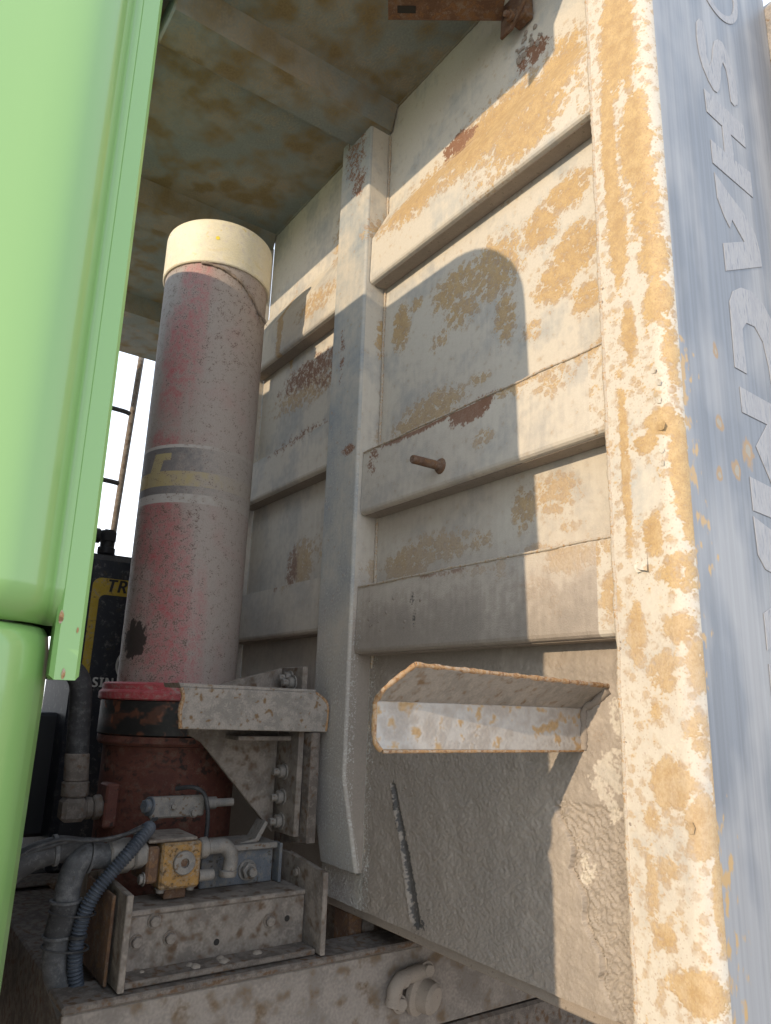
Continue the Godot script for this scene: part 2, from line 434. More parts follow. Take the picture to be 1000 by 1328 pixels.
func cylinder_paint(y0: float, y1: float) -> StandardMaterial3D:
	var w := 620
	var h := 820
	var a := noise(w, h, 71, 0.012, 4)
	var b := noise(w, h, 72, 0.06, 3)
	var c := noise(w, h, 73, 0.32, 2)
	var sv := streaks(w, h, 74, 0.03, 12)
	var rgb := PackedByteArray()
	rgb.resize(w * h * 3)
	var hh := PackedByteArray()
	hh.resize(w * h)
	for py in h:
		var y := y1 - (y1 - y0) * py / h
		for px in w:
			var i := py * w + px
			var phi := 360.0 * px / w
			if phi > 250.0: phi -= 360.0
			var fa := a[i] * 0.00392
			var fb := b[i] * 0.00392
			var fc := c[i] * 0.00392
			var fs := sv[i] * 0.00392
			# red enamel
			var col := Color(0.40, 0.045, 0.06) * (0.85 + 0.3 * fc)
			# lettered band of the maker's transfer
			if y > 2.045 and y < 2.19:
				if y > 2.181 or y < 2.066: col = Color(0.55, 0.53, 0.5)
				elif y > 2.122: col = Color(0.045, 0.055, 0.075)
				elif y > 2.086: col = Color(0.42, 0.32, 0.06)
				else: col = Color(0.045, 0.055, 0.075)
				if y > 2.086 and y < 2.168 and absf(phi - (22.0 + (y - 2.12) * 120.0)) < 7.0: col = Color(0.42, 0.34, 0.1)
				if y > 2.15 and y < 2.168 and phi > 20.0 and phi < 41.0: col = Color(0.42, 0.34, 0.1)
			# grey-brown road film; it is thinnest down one side where it has been rubbed off
			var mid := 42.0 + 10.0 * sin(y * 5.0) + 14.0 * (fa - 0.5) + 8.0 * (1.0 - sm(1.8, 1.95, y))
			var half := 15.0 + 14.0 * (fs - 0.4) + 10.0 * (1.0 - sm(1.95, 2.06, y))
			var rub := 1.0 - sm(half * 0.35, half * 1.9, absf(phi - mid))
			rub *= 1.0 - 0.3 * sm(2.55, 2.62, y + 0.06 * (fb - 0.5)) - 0.55 * (1.0 - sm(0.0, 0.07, absf(y - 2.25 + 0.1 * (fa - 0.5))))
			var film := 1.0 - 0.40 * rub + 0.3 * (fa - 0.5) + (0.7 * (fb - 0.5) + 0.5 * (fc - 0.5)) * rub + 0.12 * (fc - 0.5)
			if y > 2.045 and y < 2.19: film = 0.42 + 0.54 * sm(25.0, 100.0, phi + 50.0 * (fb - 0.5)) + 0.25 * (fa - 0.5) + 0.15 * (fc - 0.5)
			film = clampf(film, 0.05, 0.97)
			col = col.lerp(Color(0.325, 0.288, 0.255) * (0.86 + 0.28 * fc), film)
			# rust freckles
			var fr := fc * 0.7 + fb * 0.45 + (0.1 if y < 2.04 and phi < 75.0 else 0.0) + (0.05 if y > 2.4 else 0.0)
			if fr > 0.79: col = col.lerp(Color(0.10, 0.05, 0.035), clampf((fr - 0.79) * 14.0, 0.0, 0.85))
			# oil stain
			var od := Vector2((phi - 20.0) / 17.0, (y - 1.728) / 0.042).length() + (fb - 0.5) * 0.8
			if od < 1.0: col = col.lerp(Color(0.035, 0.027, 0.024), clampf((1.0 - od) * 9.0, 0.0, 0.96))
			rgb[i * 3] = s8(col.r)
			rgb[i * 3 + 1] = s8(col.g)
			rgb[i * 3 + 2] = s8(col.b)
			hh[i] = int((0.4 + 0.3 * fc + 0.15 * fb) * 255.0)
	var mat := StandardMaterial3D.new()
	mat.albedo_texture = tex(w, h, rgb)
	mat.normal_enabled = true
	mat.normal_texture = relief(w, h, hh, 0.5)
	mat.roughness = 0.62
	return mat

func side_paint(z0: float, z1: float, y0: float, y1: float) -> StandardMaterial3D:
	var w := 420
	var h := 1024
	var a := noise(w, h, 81, 0.006, 4)
	var b := noise(w, h, 82, 0.05, 3)
	var c := noise(w, h, 83, 0.4, 2)
	var sv := streaks(w, h, 84, 0.11, 40, 4)
	var sw := streaks(w, h, 85, 0.012, 14, 3)
	var dots := [[-0.062, 2.012, 0.008], [-0.135, 1.985, 0.013], [-0.097, 1.948, 0.009], [-0.07, 2.13, 0.007], [-0.05, 1.93, 0.006], [-0.16, 1.36, 0.02], [-0.12, 1.31, 0.012]]
	var rgb := PackedByteArray()
	rgb.resize(w * h * 3)
	for py in h:
		var y := y1 - (y1 - y0) * py / h
		for px in w:
			var i := py * w + px
			var z := z0 + (z1 - z0) * px / w
			var ez := z - 0.02
			var fa := a[i] * 0.00392
			var fb := b[i] * 0.00392
			var fc := c[i] * 0.00392
			var fs := sv[i] * 0.00392
			var fw := sw[i] * 0.00392
			var col := Color(0.18, 0.20, 0.23) * (0.8 + 0.38 * fs + 0.06 * fc)
			var chalk := clampf((fw - 0.5) * 1.5 + (fa - 0.5) * 1.4 + 0.42 + 0.9 * (1.0 - sm(1.5, 2.1, y + 0.5 * (fw - 0.5))) * fa, 0.0, 0.9)
			col = col.lerp(Color(0.36, 0.362, 0.368) * (0.9 + 0.2 * fs), chalk * 0.7)
			for d in dots:
				var q: float = Vector2((z - d[0]) / d[2], (y - d[1]) / (d[2] * 1.5)).length() + (fb - 0.5) * 1.2
				if q < 1.3: col = col.lerp(Color(0.36, 0.22, 0.09) if q > 0.55 else Color(0.33, 0.29, 0.22), clampf((1.3 - q) * 2.5, 0.0, 0.85))
			if ez > -0.05 and y < 2.15:
				var e := (ez + 0.05) * 14.0 + (fb - 0.5) * 1.6 + (fa - 0.5) * 1.2 - 0.8
				if e > 0.0: col = col.lerp(Color(0.5, 0.32, 0.13) if fb > 0.5 else Color(0.58, 0.53, 0.45), clampf(e * 4.0, 0.0, 0.9))
			rgb[i * 3] = s8(col.r)
			rgb[i * 3 + 1] = s8(col.g)
			rgb[i * 3 + 2] = s8(col.b)
	var mat := StandardMaterial3D.new()
	mat.albedo_texture = tex(w, h, rgb)
	mat.roughness = 0.42
	mat.texture_repeat = false
	return mat

func make_materials() -> void:
	lut.resize(2048)
	for i in 2048:
		var l := i / 2047.0
		lut[i] = clampi(int(roundf((l * 12.92 if l < 0.0031308 else 1.055 * pow(l, 1.0 / 2.4) - 0.055) * 255.0)), 0, 255)
	M.head = painted_steel(10, HX0, HX1, HY0, HY1, 0.00125, SPOTS_RUST, SPOTS_RED, SPOTS_WHITE,
		{"post": -0.634, "strip": 0.002, "dust_y": 1.80, "fleck": 1.0, "gouge": [[-0.540, 1.445, 0.0070, 0.015, 0.66], [-0.533, 1.432, 0.0094, 0.015, 0.72], [-0.531, 1.420, 0.0073, 0.015, 0.78], [-0.522, 1.407, 0.0064, 0.015, 0.66], [-0.517, 1.394, 0.0096, 0.015, 0.72], [-0.514, 1.382, 0.0107, 0.015, 0.78], [-0.505, 1.369, 0.0081, 0.015, 0.66], [-0.502, 1.356, 0.0086, 0.015, 0.72], [-0.497, 1.344, 0.0120, 0.015, 0.78], [-0.490, 1.331, 0.0115, 0.015, 0.66], [-0.489, 1.319, 0.0092, 0.015, 0.72], [-0.482, 1.306, 0.0112, 0.015, 0.78], [-0.477, 1.293, 0.0139, 0.015, 0.66], [-0.476, 1.281, 0.0121, 0.015, 0.72], [-0.469, 1.268, 0.0108, 0.015, 0.78], [-0.466, 1.255, 0.0139, 0.015, 0.66], [-0.464, 1.243, 0.0153, 0.015, 0.72], [-0.457, 1.230, 0.0128, 0.015, 0.78], [-0.45, 1.228, 0.022, 0.010, 0.6], [-0.432, 1.762, 0.005, 0.022, 0.42], [-0.44, 1.80, 0.01, 0.015, 0.4]]})
	M.far = painted_steel(40, FX0, FX1, HY0, HY1, 0.003, [[-1.12, 2.68, 0.02, 0.14, 0.8], [-0.9, 2.66, 0.12, 0.04, 0.5], [-0.85, 2.85, 0.06, 0.1, 0.45], [-1.0, 2.45, 0.22, 0.05, 0.5], [-0.98, 1.95, 0.06, 0.07, 0.75], [-0.85, 1.98, 0.1, 0.05, 0.3]],
		[[-1.0, 2.50, 0.2, 0.05, 0.55], [-0.9, 2.46, 0.1, 0.05, 0.45], [-1.02, 2.3, 0.2, 0.04, 0.42], [-1.03, 1.94, 0.035, 0.07, 0.6], [-0.8, 2.36, 0.05, 0.1, 0.4]], [], {"blue": 0.1, "dust": 0.06, "dust_y": 1.6, "rust": 0.03})
	M.side = side_paint(-0.39, 0.06, 1.18, 3.13)
	M.cyl = cylinder_paint(1.60, 2.72)
	var dust := Color(0.30, 0.255, 0.215)
	M.canopy = grime(101, Color(0.17, 0.195, 0.19), Color(0.24, 0.255, 0.24), Color(0.185, 0.14, 0.072), 0.42, Color(0.25, 0.21, 0.15), 0.2, 0.85, 2.2, 1024, 0.2, 1.7)
	M.chassis = grime(111, Color(0.091, 0.076, 0.065), Color(0.134, 0.113, 0.098), Color(0.104, 0.061, 0.034), 0.26, Color(0.165, 0.140, 0.120), 0.36, 0.9, 0.4)
	M.mount = grime(121, Color(0.140, 0.120, 0.104), Color(0.195, 0.171, 0.146), Color(0.104, 0.067, 0.043), 0.26, Color(0.220, 0.189, 0.162), 0.36, 0.88, 0.6, 320, 0.3, 2.5)
	M.guard = grime(126, Color(0.22, 0.2, 0.178), Color(0.29, 0.262, 0.235), Color(0.18, 0.11, 0.055), 0.18, Color(0.31, 0.275, 0.24), 0.42, 0.85, 0.4)
	M.rust = grime(131, Color(0.10, 0.055, 0.034), Color(0.14, 0.08, 0.048), Color(0.16, 0.085, 0.04), 0.35, Color(0.17, 0.13, 0.1), 0.25, 0.92, 0.35)
	M.redoxide = grime(141, Color(0.105, 0.034, 0.024), Color(0.15, 0.05, 0.032), Color(0.03, 0.02, 0.017), 0.26, Color(0.15, 0.095, 0.07), 0.2, 0.75, 0.4)
	M.redring = grime(146, Color(0.36, 0.05, 0.06), Color(0.42, 0.07, 0.075), Color(0.12, 0.05, 0.04), 0.1, Color(0.30, 0.25, 0.22), 0.3, 0.6, 0.3)
	M.band = grime(151, Color(0.014, 0.014, 0.014), Color(0.02, 0.019, 0.018), Color(0.2, 0.07, 0.035), 0.30, Color(0.05, 0.045, 0.04), 0.08, 0.5, 0.9, 320, 0.3, 9.0)
	M.rubber = grime(161, Color(0.02, 0.02, 0.022), Color(0.028, 0.028, 0.031), Color(0.03, 0.027, 0.024), 0.1, Color(0.07, 0.07, 0.07), 0.28, 0.7, 0.3)
	M.hose_grey = grime(166, Color(0.05, 0.052, 0.056), Color(0.06, 0.062, 0.068), Color(0.04, 0.035, 0.03), 0.1, Color(0.11, 0.11, 0.112), 0.36, 0.75, 0.3)
	M.steel = grime(171, Color(0.15, 0.143, 0.135), Color(0.21, 0.2, 0.185), Color(0.12, 0.075, 0.04), 0.15, Color(0.21, 0.188, 0.165), 0.4, 0.6, 0.3)
	M.ochreblock = grime(181, Color(0.30, 0.165, 0.045), Color(0.23, 0.13, 0.045), Color(0.09, 0.055, 0.025), 0.3, Color(0.23, 0.195, 0.155), 0.3, 0.8, 0.2)
	M.bluesteel = grime(186, Color(0.10, 0.112, 0.13), Color(0.13, 0.142, 0.155), Color(0.06, 0.045, 0.03), 0.15, Color(0.17, 0.155, 0.138), 0.3, 0.8, 0.3)
	M.cap = grime(191, Color(0.66, 0.60, 0.42), Color(0.70, 0.65, 0.50), Color(0.62, 0.5, 0.2), 0.05, Color(0.58, 0.52, 0.44), 0.2, 0.5, 0.4, 320, 0.1)
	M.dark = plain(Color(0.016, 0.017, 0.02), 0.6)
	M.navy = grime(196, Color(0.014, 0.018, 0.028), Color(0.02, 0.024, 0.034), Color(0.05, 0.04, 0.03), 0.05, Color(0.13, 0.125, 0.12), 0.14, 0.55, 0.4)
	M.yellow = grime(198, Color(0.44, 0.31, 0.025), Color(0.48, 0.34, 0.04), Color(0.2, 0.14, 0.05), 0.05, Color(0.3, 0.26, 0.18), 0.16, 0.6, 0.3)
	M.green = plain(Color(0.19, 0.36, 0.105), 0.40)
	M.green.clearcoat_enabled = true
	M.green.clearcoat = 0.8
	M.green.clearcoat_roughness = 0.12
	M.letter = grime(201, Color(0.30, 0.305, 0.325), Color(0.37, 0.372, 0.385), Color(0.22, 0.235, 0.265), 0.24, Color(0.34, 0.34, 0.345), 0.35, 0.5, 0.2, 320, 0.0, 2.5)
	M.letter.uv1_scale = Vector3(9.0, 1.3, 9.0)
	M.mud = grime(211, Color(0.25, 0.213, 0.178), Color(0.29, 0.247, 0.207), Color(0.2, 0.165, 0.13), 0.1, Color(0.27, 0.23, 0.19), 0.3, 0.95, 0.2)
	M.weld = grime(221, Color(0.42, 0.37, 0.30), Color(0.48, 0.43, 0.36), Color(0.36, 0.22, 0.10), 0.3, dust, 0.2, 0.85, 0.12)
	M.anglepaint = grime(224, Color(0.38, 0.355, 0.325), Color(0.43, 0.40, 0.365), Color(0.36, 0.24, 0.12), 0.30, Color(0.31, 0.275, 0.24), 0.40, 0.85, 0.6, 320, 0.1)
	M.edge = grime(227, Color(0.32, 0.18, 0.075), Color(0.38, 0.23, 0.105), Color(0.2, 0.1, 0.045), 0.35, Color(0.35, 0.29, 0.23), 0.3, 0.85, 0.15)
	M.ground = grime(231, Color(0.36, 0.31, 0.25), Color(0.42, 0.37, 0.31), Color(0.3, 0.25, 0.2), 0.3, Color(0.4, 0.35, 0.3), 0.4, 0.95, 2.4, 512)
	M.hole = plain(Color(0.02, 0.018, 0.016), 0.9)
	M.white = plain(Color(0.6, 0.6, 0.58), 0.6)
	M.ink = plain(Color(0.02, 0.02, 0.02), 0.6)

const HX0 := -0.90
const HX1 := 0.22
const HY0 := 1.18
const HY1 := 3.13
const FX0 := -2.52
const FX1 := -0.74

# front-facing sheet cut from profile (y, z) swept along x; v is unrolled so that the texture runs round the folds
func sweep_x(mb: MB, prof: Array, xa: float, xb: float, ax0: float, ax1: float, caps := true) -> void:
	var vy: float = prof[1].x + (prof[1] - prof[0]).length()
	var cy := 0.0
	var cz := 0.0
	for q in prof:
		cy += q.x / prof.size()
		cz += q.y / prof.size()
	var first := true
	for i in range(prof.size() - 1):
		var p: Vector2 = prof[i]
		var q: Vector2 = prof[i + 1]
		var d := q - p
		var nn := Vector3(0, -d.y, d.x).normalized()
		if nn.dot(Vector3(0, (p.x + q.x) * 0.5 - cy, (p.y + q.y) * 0.5 - cz)) < 0.0: nn = -nn
		var v0 := (HY1 - vy) / (HY1 - HY0)
		vy -= d.length()
		var v1 := (HY1 - vy) / (HY1 - HY0)
		var u0 := (xa - ax0) / (ax1 - ax0)
		var u1 := (xb - ax0) / (ax1 - ax0)
		mb.face([Vector3(xa, p.x, p.y), Vector3(xb, p.x, p.y), Vector3(xb, q.x, q.y), Vector3(xa, q.x, q.y)], nn, [Vector2(u0, v0), Vector2(u1, v0), Vector2(u1, v1), Vector2(u0, v1)])
	if caps:
		for e in [[xa, -1.0], [xb, 1.0]]:
			var c := []
			var uv := []
			for q in prof:
				c.append(Vector3(e[0], q.x, q.y))
				uv.append(Vector2((e[0] - ax0) / (ax1 - ax0), (HY1 - q.x) / (HY1 - HY0)))
			mb.face(c, Vector3(e[1], 0, 0), uv)

func head_uv(p: Vector3) -> Vector2:
	return Vector2((p.x - HX0) / (HX1 - HX0), (HY1 - p.y) / (HY1 - HY0))

# ------------------------------------------------------------------ small shared shapes
var bolt_mesh: ArrayMesh
var nut_mesh: ArrayMesh
var clods: Array = []

func small_shapes() -> void:
	var mb := MB.new()          # hexagon head on a washer, along +y
	mb.lathe([Vector2(0, 0.0), Vector2(0.0125, 0.0), Vector2(0.0125, 0.002), Vector2(0.0118, 0.0025), Vector2(0, 0.0025)], Vector3.ZERO, Vector3.UP, 20)
	mb.lathe([Vector2(0.0095, 0.0025), Vector2(0.0095, 0.0085), Vector2(0.008, 0.0098), Vector2(0, 0.0098)], Vector3.ZERO, Vector3.UP, 6)
	bolt_mesh = mb.mesh()
	mb = MB.new()               # stud, nut and washer
	mb.lathe([Vector2(0, 0.0), Vector2(0.0165, 0.0), Vector2(0.0165, 0.003), Vector2(0, 0.003)], Vector3.ZERO, Vector3.UP, 20)
	mb.lathe([Vector2(0.0125, 0.003), Vector2(0.0135, 0.0045), Vector2(0.0135, 0.014), Vector2(0.0115, 0.0155), Vector2(0, 0.0155)], Vector3.ZERO, Vector3.UP, 6)
	mb.lathe([Vector2(0.0075, 0.0155), Vector2(0.0075, 0.026), Vector2(0.0065, 0.0275), Vector2(0, 0.0275)], Vector3.ZERO, Vector3.UP, 14)
	nut_mesh = mb.mesh()
	var rn := RandomNumberGenerator.new()
	rn.seed = 31
	for k in 4:                 # flattened crumbs of dried mud, flat side at z = 0
		mb = MB.new()
		var ring := []
		var jit := []
		for q in 9: jit.append(rn.randf_range(0.65, 1.25))
		for lv in [[1.0, 0.0], [0.85, 0.22], [0.45, 0.42]]:
			var rr := []
			for q in 9:
				var an := TAU * q / 9.0
				rr.append(Vector3(cos(an) * lv[0] * jit[q], sin(an) * lv[0] * jit[(q * 2 + k) % 9] * 0.8, lv[1] * rn.randf_range(0.8, 1.2)))
			ring.append(rr)
		var tip := Vector3(0.1, 0.0, 0.5)
		for l in 2:
			for q in 9:
				var a: Vector3 = ring[l][q]
				var b: Vector3 = ring[l][(q + 1) % 9]
				var c: Vector3 = ring[l + 1][(q + 1) % 9]
				var d: Vector3 = ring[l + 1][q]
				var na := (a * Vector3(1, 1, 2) + Vector3(0, 0, 0.35)).normalized()
				var nb := (b * Vector3(1, 1, 2) + Vector3(0, 0, 0.35)).normalized()
				var nc := (c * Vector3(1, 1, 2) + Vector3(0, 0, 0.35)).normalized()
				var nd := (d * Vector3(1, 1, 2) + Vector3(0, 0, 0.35)).normalized()
				mb.tri(a, b, c, na, nb, nc)
				mb.tri(a, c, d, na, nc, nd)
		for q in 9:
			mb.tri(ring[2][q], ring[2][(q + 1) % 9], tip, Vector3(0, 0, 1), Vector3(0, 0, 1), Vector3(0, 0, 1))
		clods.append(mb.mesh())

func clod(parent: Node3D, at: Vector3, r: float, rn: RandomNumberGenerator) -> void:
	put("mud_clod", clods[rn.randi() % 4], M.mud, parent, Transform3D(Basis(Vector3.BACK, rn.randf() * TAU).scaled(Vector3(r, r * rn.randf_range(0.8, 1.5), r)), at))

# ------------------------------------------------------------------ the load body
func rib_profile(top: float, bot: float, z: float) -> Array:
	return [Vector2(top + (0.06 if top > 2.5 else 0.004), 0.0), Vector2(top - (0.03 if top > 2.5 else 0.0), z - 0.002), Vector2(bot + 0.010, z), Vector2(bot + 0.005, z - 0.0015), Vector2(bot + 0.0015, z - 0.005), Vector2(bot, z - 0.011), Vector2(bot, 0.0)]

func build_body() -> void:
	var b := thing("dump_body", Vector3(-1.17, 1.05, -1.0), "weathered grey tipper load body with ochre rust stains on its ribbed headboard", "truck body")
	var mb: MB
	var rn := RandomNumberGenerator.new()
	rn.seed = 8
	# --- near bay, flat sheet above the mud line
	mb = MB.new()
	var c := [Vector3(-0.637, 1.70, 0), Vector3(0.036, 1.70, 0), Vector3(0.036, 3.104, 0), Vector3(-0.637, 3.104, 0)]
	mb.face(c, Vector3.BACK, c.map(head_uv))
	mb.box(Vector3(-0.637, 1.70, -0.012), Vector3(0.036, 3.104, -0.003), 0.001)
	var sheet := part("front_panel", mb, M.head, b, "sheet with ochre rust blotches between the ribs")
	# --- near bay, lowest sheet under a crust of mud
	var low := part("lower_front_panel", crusted_panel(), M.head, b, "lowest sheet caked in cracked grey-brown mud")
	for k in 46:
		var x := rn.randf_range(-0.60, -0.03)
		var y := rn.randf_range(1.23, 1.66)
		if k < 22: x = rn.randf_range(-0.53, -0.40); y = rn.randf_range(1.33, 1.52)
		clod(low, Vector3(x, y, crust(x, y) - 0.0008), rn.randf_range(0.0025, 0.0065) * (1.4 if k % 9 == 0 else 1.0), rn)
	# --- ribs of the three bays
	var levels := [[2.738, 2.583], [2.148, 2.006], [1.842, 1.702]]
	for l in levels:
		mb = MB.new()
		var upper: bool = l[0] > 2.5
		sweep_x(mb, rib_profile(l[0], l[1], 0.047), -0.634, 0.0345, HX0, HX1)
		var rib := part("horizontal_rib", mb, M.head, b)
		if l[0] < 2.0:
			for k in 14: clod(rib, Vector3(rn.randf_range(-0.61, -0.5) if k < 9 else rn.randf_range(-0.6, -0.2), rn.randf_range(1.715, 1.82), 0.0462), rn.randf_range(0.002, 0.004), rn)
		mb = MB.new()                       # brown strip along its underside, darker than the rib face
		mb.box(Vector3(-0.632, l[1] - 0.0016, 0.001), Vector3(0.034, l[1] - 0.0002, 0.035), 0.0004)
		part("underside_strip", mb, M.underside_tone, rib)
		mb = MB.new()                       # weld along its top
		var wp := []
		for k in 12: wp.append(Vector3(-0.632 + 0.664 * k / 11.0, l[0] + 0.003 + rn.randf_range(-0.001, 0.001), 0.0455))
		mb.tube(wp, 0.0022, 6, 0.006, 0.0, 1.0, 0.0009)
		if not upper: part("weld_bead", mb, M.weld, rib)
		for bay in [[-1.30, -0.777], [-2.15, -1.443]]:
			mb = MB.new()
			var drop := {2.148: [2.278, 2.156], 1.842: [1.886, 1.757]}
			var fl: Array = drop.get(l[0], l)
			sweep_x(mb, rib_profile(fl[0], fl[1], 0.047), bay[0], bay[1], FX0, FX1)
			var frib := part("horizontal_rib", mb, M.far, b)
			mb = MB.new()
			mb.box(Vector3(bay[0], fl[1] - 0.0016, 0.001), Vector3(bay[1], fl[1] - 0.0002, 0.035), 0.0004)  # same brown strip under the far ribs
			part("underside_strip", mb, M.underside_tone, frib)
	# --- far bays
	for bay in [[-1.30, -0.7905], [-2.30, -1.443]]:
		mb = MB.new()
		c = [Vector3(bay[0], 1.208, 0), Vector3(bay[1], 1.208, 0), Vector3(bay[1], 3.104, 0), Vector3(bay[0], 3.104, 0)]
		mb.face(c, Vector3.BACK, c.map(func(p): return Vector2((p.x - FX0) / (FX1 - FX0), (HY1 - p.y) / (HY1 - HY0))))
		mb.box(Vector3(bay[0], 1.208, -0.012), Vector3(bay[1], 3.104, -0.003), 0.001)
		part("front_panel", mb, M.far, b)
	# --- upright posts; the foot of the near one is cut back to the sheet
	for px in [-0.777, -1.443]:
		mb = MB.new()
		var w := 0.140
		var a0 := HX0 if px > -1.0 else FX0
		var a1 := HX1 if px > -1.0 else FX1
		var prof := [Vector2(3.06, 0.060), Vector2(1.455, 0.060), Vector2(1.275, 0.022), Vector2(1.268, 0.0)]
		for i in 3:
			var p: Vector2 = prof[i]
			var q: Vector2 = prof[i + 1]
			var rr := 0.007
			var uvf := func(x: float, y: float) -> Vector2: return Vector2((x - a0) / (a1 - a0), (HY1 - y) / (HY1 - HY0))
			var nf := Vector3(0, p.y - q.y, p.x - q.x).normalized()
			if i == 2: nf = Vector3(0, -1, 0)
			mb.face([Vector3(px + rr, p.x, p.y), Vector3(px + w - rr, p.x, p.y), Vector3(px + w - rr, q.x, q.y), Vector3(px + rr, q.x, q.y)], nf, [uvf.call(px + rr, p.x), uvf.call(px + w - rr, p.x), uvf.call(px + w - rr, q.x), uvf.call(px + rr, q.x)])
			if i == 2: continue
			for s in [0, 1]:
				var xo: float = px + w * s
				var dx: float = -1.0 if s == 0 else 1.0
				var steps := 5
				for k in steps:
					var t0 := PI * 0.5 * k / steps
					var t1 := PI * 0.5 * (k + 1) / steps
					var o0 := Vector2(xo - dx * rr + dx * rr * sin(t0), -rr + rr * cos(t0))
					var o1 := Vector2(xo - dx * rr + dx * rr * sin(t1), -rr + rr * cos(t1))
					var m0 := Vector3(dx * sin(t0), 0, cos(t0))
					var m1 := Vector3(dx * sin(t1), 0, cos(t1))
					mb.quad_s([Vector3(o0.x, p.x, p.y + o0.y), Vector3(o1.x, p.x, p.y + o1.y), Vector3(o1.x, q.x, q.y + o1.y), Vector3(o0.x, q.x, q.y + o0.y)], [m0, m1, m1, m0],
						[uvf.call(o0.x, p.x), uvf.call(o1.x, p.x), uvf.call(o1.x, q.x), uvf.call(o0.x, q.x)])
				mb.face([Vector3(xo, p.x, p.y - rr), Vector3(xo, q.x, maxf(q.y - rr, 0.0)), Vector3(xo, q.x, 0), Vector3(xo, p.x, 0)], Vector3(dx, 0, 0),
					[uvf.call(xo + 0.005, p.x), uvf.call(xo + 0.005, q.x), uvf.call(xo + 0.06, q.x), uvf.call(xo + 0.06, p.x)])
		var post := part("upright_post", mb, M.head if px > -1.0 else M.far, b, "blue-grey post speckled with dried splashes" if px > -1.0 else "")
		if px > -1.0:
			mb = MB.new()
			var wl := []
			for k in 30: wl.append(Vector3(-0.633 + rn.randf_range(-0.001, 0.001), 1.28 + 1.75 * k / 29.0, 0.002))
			mb.tube(wl, 0.0035, 7, 0.006, 0.0, 1.0, 0.0012)
			part("weld_bead", mb, M.weld, post)
			for k in 40: clod(post, Vector3(-0.6315, rn.randf_range(1.4, 1.66), 0.004), rn.randf_range(0.002, 0.005), rn)
	# --- corner post: flat face, rounded arris, then the side sheet
	mb = MB.new()
	var pl := [Vector2(0.036, 0.0), Vector2(0.036, 0.050), Vector2(0.1216, 0.050)]
	var nn := [Vector2(-1, 0), Vector2(0, 1), Vector2(0, 1)]
	for k in range(1, 11):
		var t := PI * 0.5 * k / 10.0
		pl.append(Vector2(0.1216 + 0.026 * sin(t), 0.024 + 0.026 * cos(t)))
		nn.append(Vector2(sin(t), cos(t)))
	var ul := 0.036
	for i in range(pl.size() - 1):
		var p: Vector2 = pl[i]
		var q: Vector2 = pl[i + 1]
		var l := (q - p).length() if i > 0 else 0.0
		var u0 := (ul - HX0) / (HX1 - HX0)
		ul += l
		var u1 := (ul - HX0) / (HX1 - HX0)
		var m0: Vector2 = nn[i] if i > 0 else Vector2(-1, 0)
		var m1: Vector2 = nn[i + 1] if i > 0 else Vector2(-1, 0)
		var v0 := (HY1 - 3.12) / (HY1 - HY0)
		var v1 := (HY1 - 1.19) / (HY1 - HY0)
		mb.quad_s([Vector3(p.x, 3.12, p.y), Vector3(q.x, 3.12, q.y), Vector3(q.x, 1.19, q.y), Vector3(p.x, 1.19, p.y)], [Vector3(m0.x, 0, m0.y), Vector3(m1.x, 0, m1.y), Vector3(m1.x, 0, m1.y), Vector3(m0.x, 0, m0.y)],
			[Vector2(u0, v0), Vector2(u1, v0), Vector2(u1, v1), Vector2(u0, v1)])
	mb.box(Vector3(0.038, 1.19, -0.03), Vector3(0.119, 3.12, 0.047), 0.001)
	var corner := part("corner_post", mb, M.head, b, "cream corner post mottled with bright ochre rust")
	mb = MB.new()
	var wl2 := []
	for k in 60: wl2.append(Vector3(0.036 + rn.randf_range(-0.0012, 0.0012), 1.195 + 1.9 * k / 59.0, 0.0485))
	mb.tube(wl2, 0.0035, 8, 0.006, 0.0, 1.0, 0.001)
	part("weld_bead", mb, M.weld, corner)
	for k in 12:
		var y := rn.randf_range(1.22, 1.72) if k < 9 else rn.randf_range(1.8, 2.5)
		clod(corner, Vector3(0.038 + rn.randf_range(-0.002, 0.004), y, 0.0495), rn.randf_range(0.0015, 0.003), rn)
	for k in 9:                             # curled flakes of paint
		mb = MB.new()
		var fy: float = [2.025, 2.05, 1.985, 1.80, 1.795, 1.95, 1.47, 1.93, 2.07][k]
		var fx: float = [0.124, 0.127, 0.128, 0.085, 0.078, 0.126, 0.128, 0.125, 0.122][k]
		var fr: float = [0.006, 0.005, 0.007, 0.012, 0.008, 0.005, 0.006, 0.004, 0.005][k]
		var pts := []
		for q in 7:
			var an := TAU * q / 7.0
			var d := fr * rn.randf_range(0.6, 1.2)
			pts.append(Vector3(fx + cos(an) * d, fy + sin(an) * d * 1.3, 0.0508 + maxf(0.0, sin(an + k)) * fr * 0.45))
		var mid := Vector3(fx, fy, 0.0515)
		for q in 7:
			var nq: Vector3 = (pts[q] - mid).cross(pts[(q + 1) % 7] - mid).normalized()
			if nq.z < 0.0: nq = -nq
			mb.tri(mid, pts[q], pts[(q + 1) % 7], nq, nq, nq, head_uv(mid), head_uv(pts[q]), head_uv(pts[(q + 1) % 7]))
		part("paint_flake", mb, M.head, corner)
	# --- side sheet with its lettering, next stake post, long rear side
	mb = MB.new()
	var suv := func(z: float, y: float) -> Vector2: return Vector2((z + 0.39) / 0.45, (3.13 - y) / 1.95)
	mb.face([Vector3(0.1476, 3.12, 0.025), Vector3(0.1476, 3.12, -0.368), Vector3(0.1476, 1.19, -0.368), Vector3(0.1476, 1.19, 0.025)], Vector3.RIGHT, [suv.call(0.025, 3.12), suv.call(-0.368, 3.12), suv.call(-0.368, 1.19), suv.call(0.025, 1.19)])
	mb.box(Vector3(0.132, 1.19, -0.368), Vector3(0.145, 3.12, 0.02), 0.001)
	var side := part("side_panel", mb, M.side, b, "blue-grey side sheet with white lettering set down it")
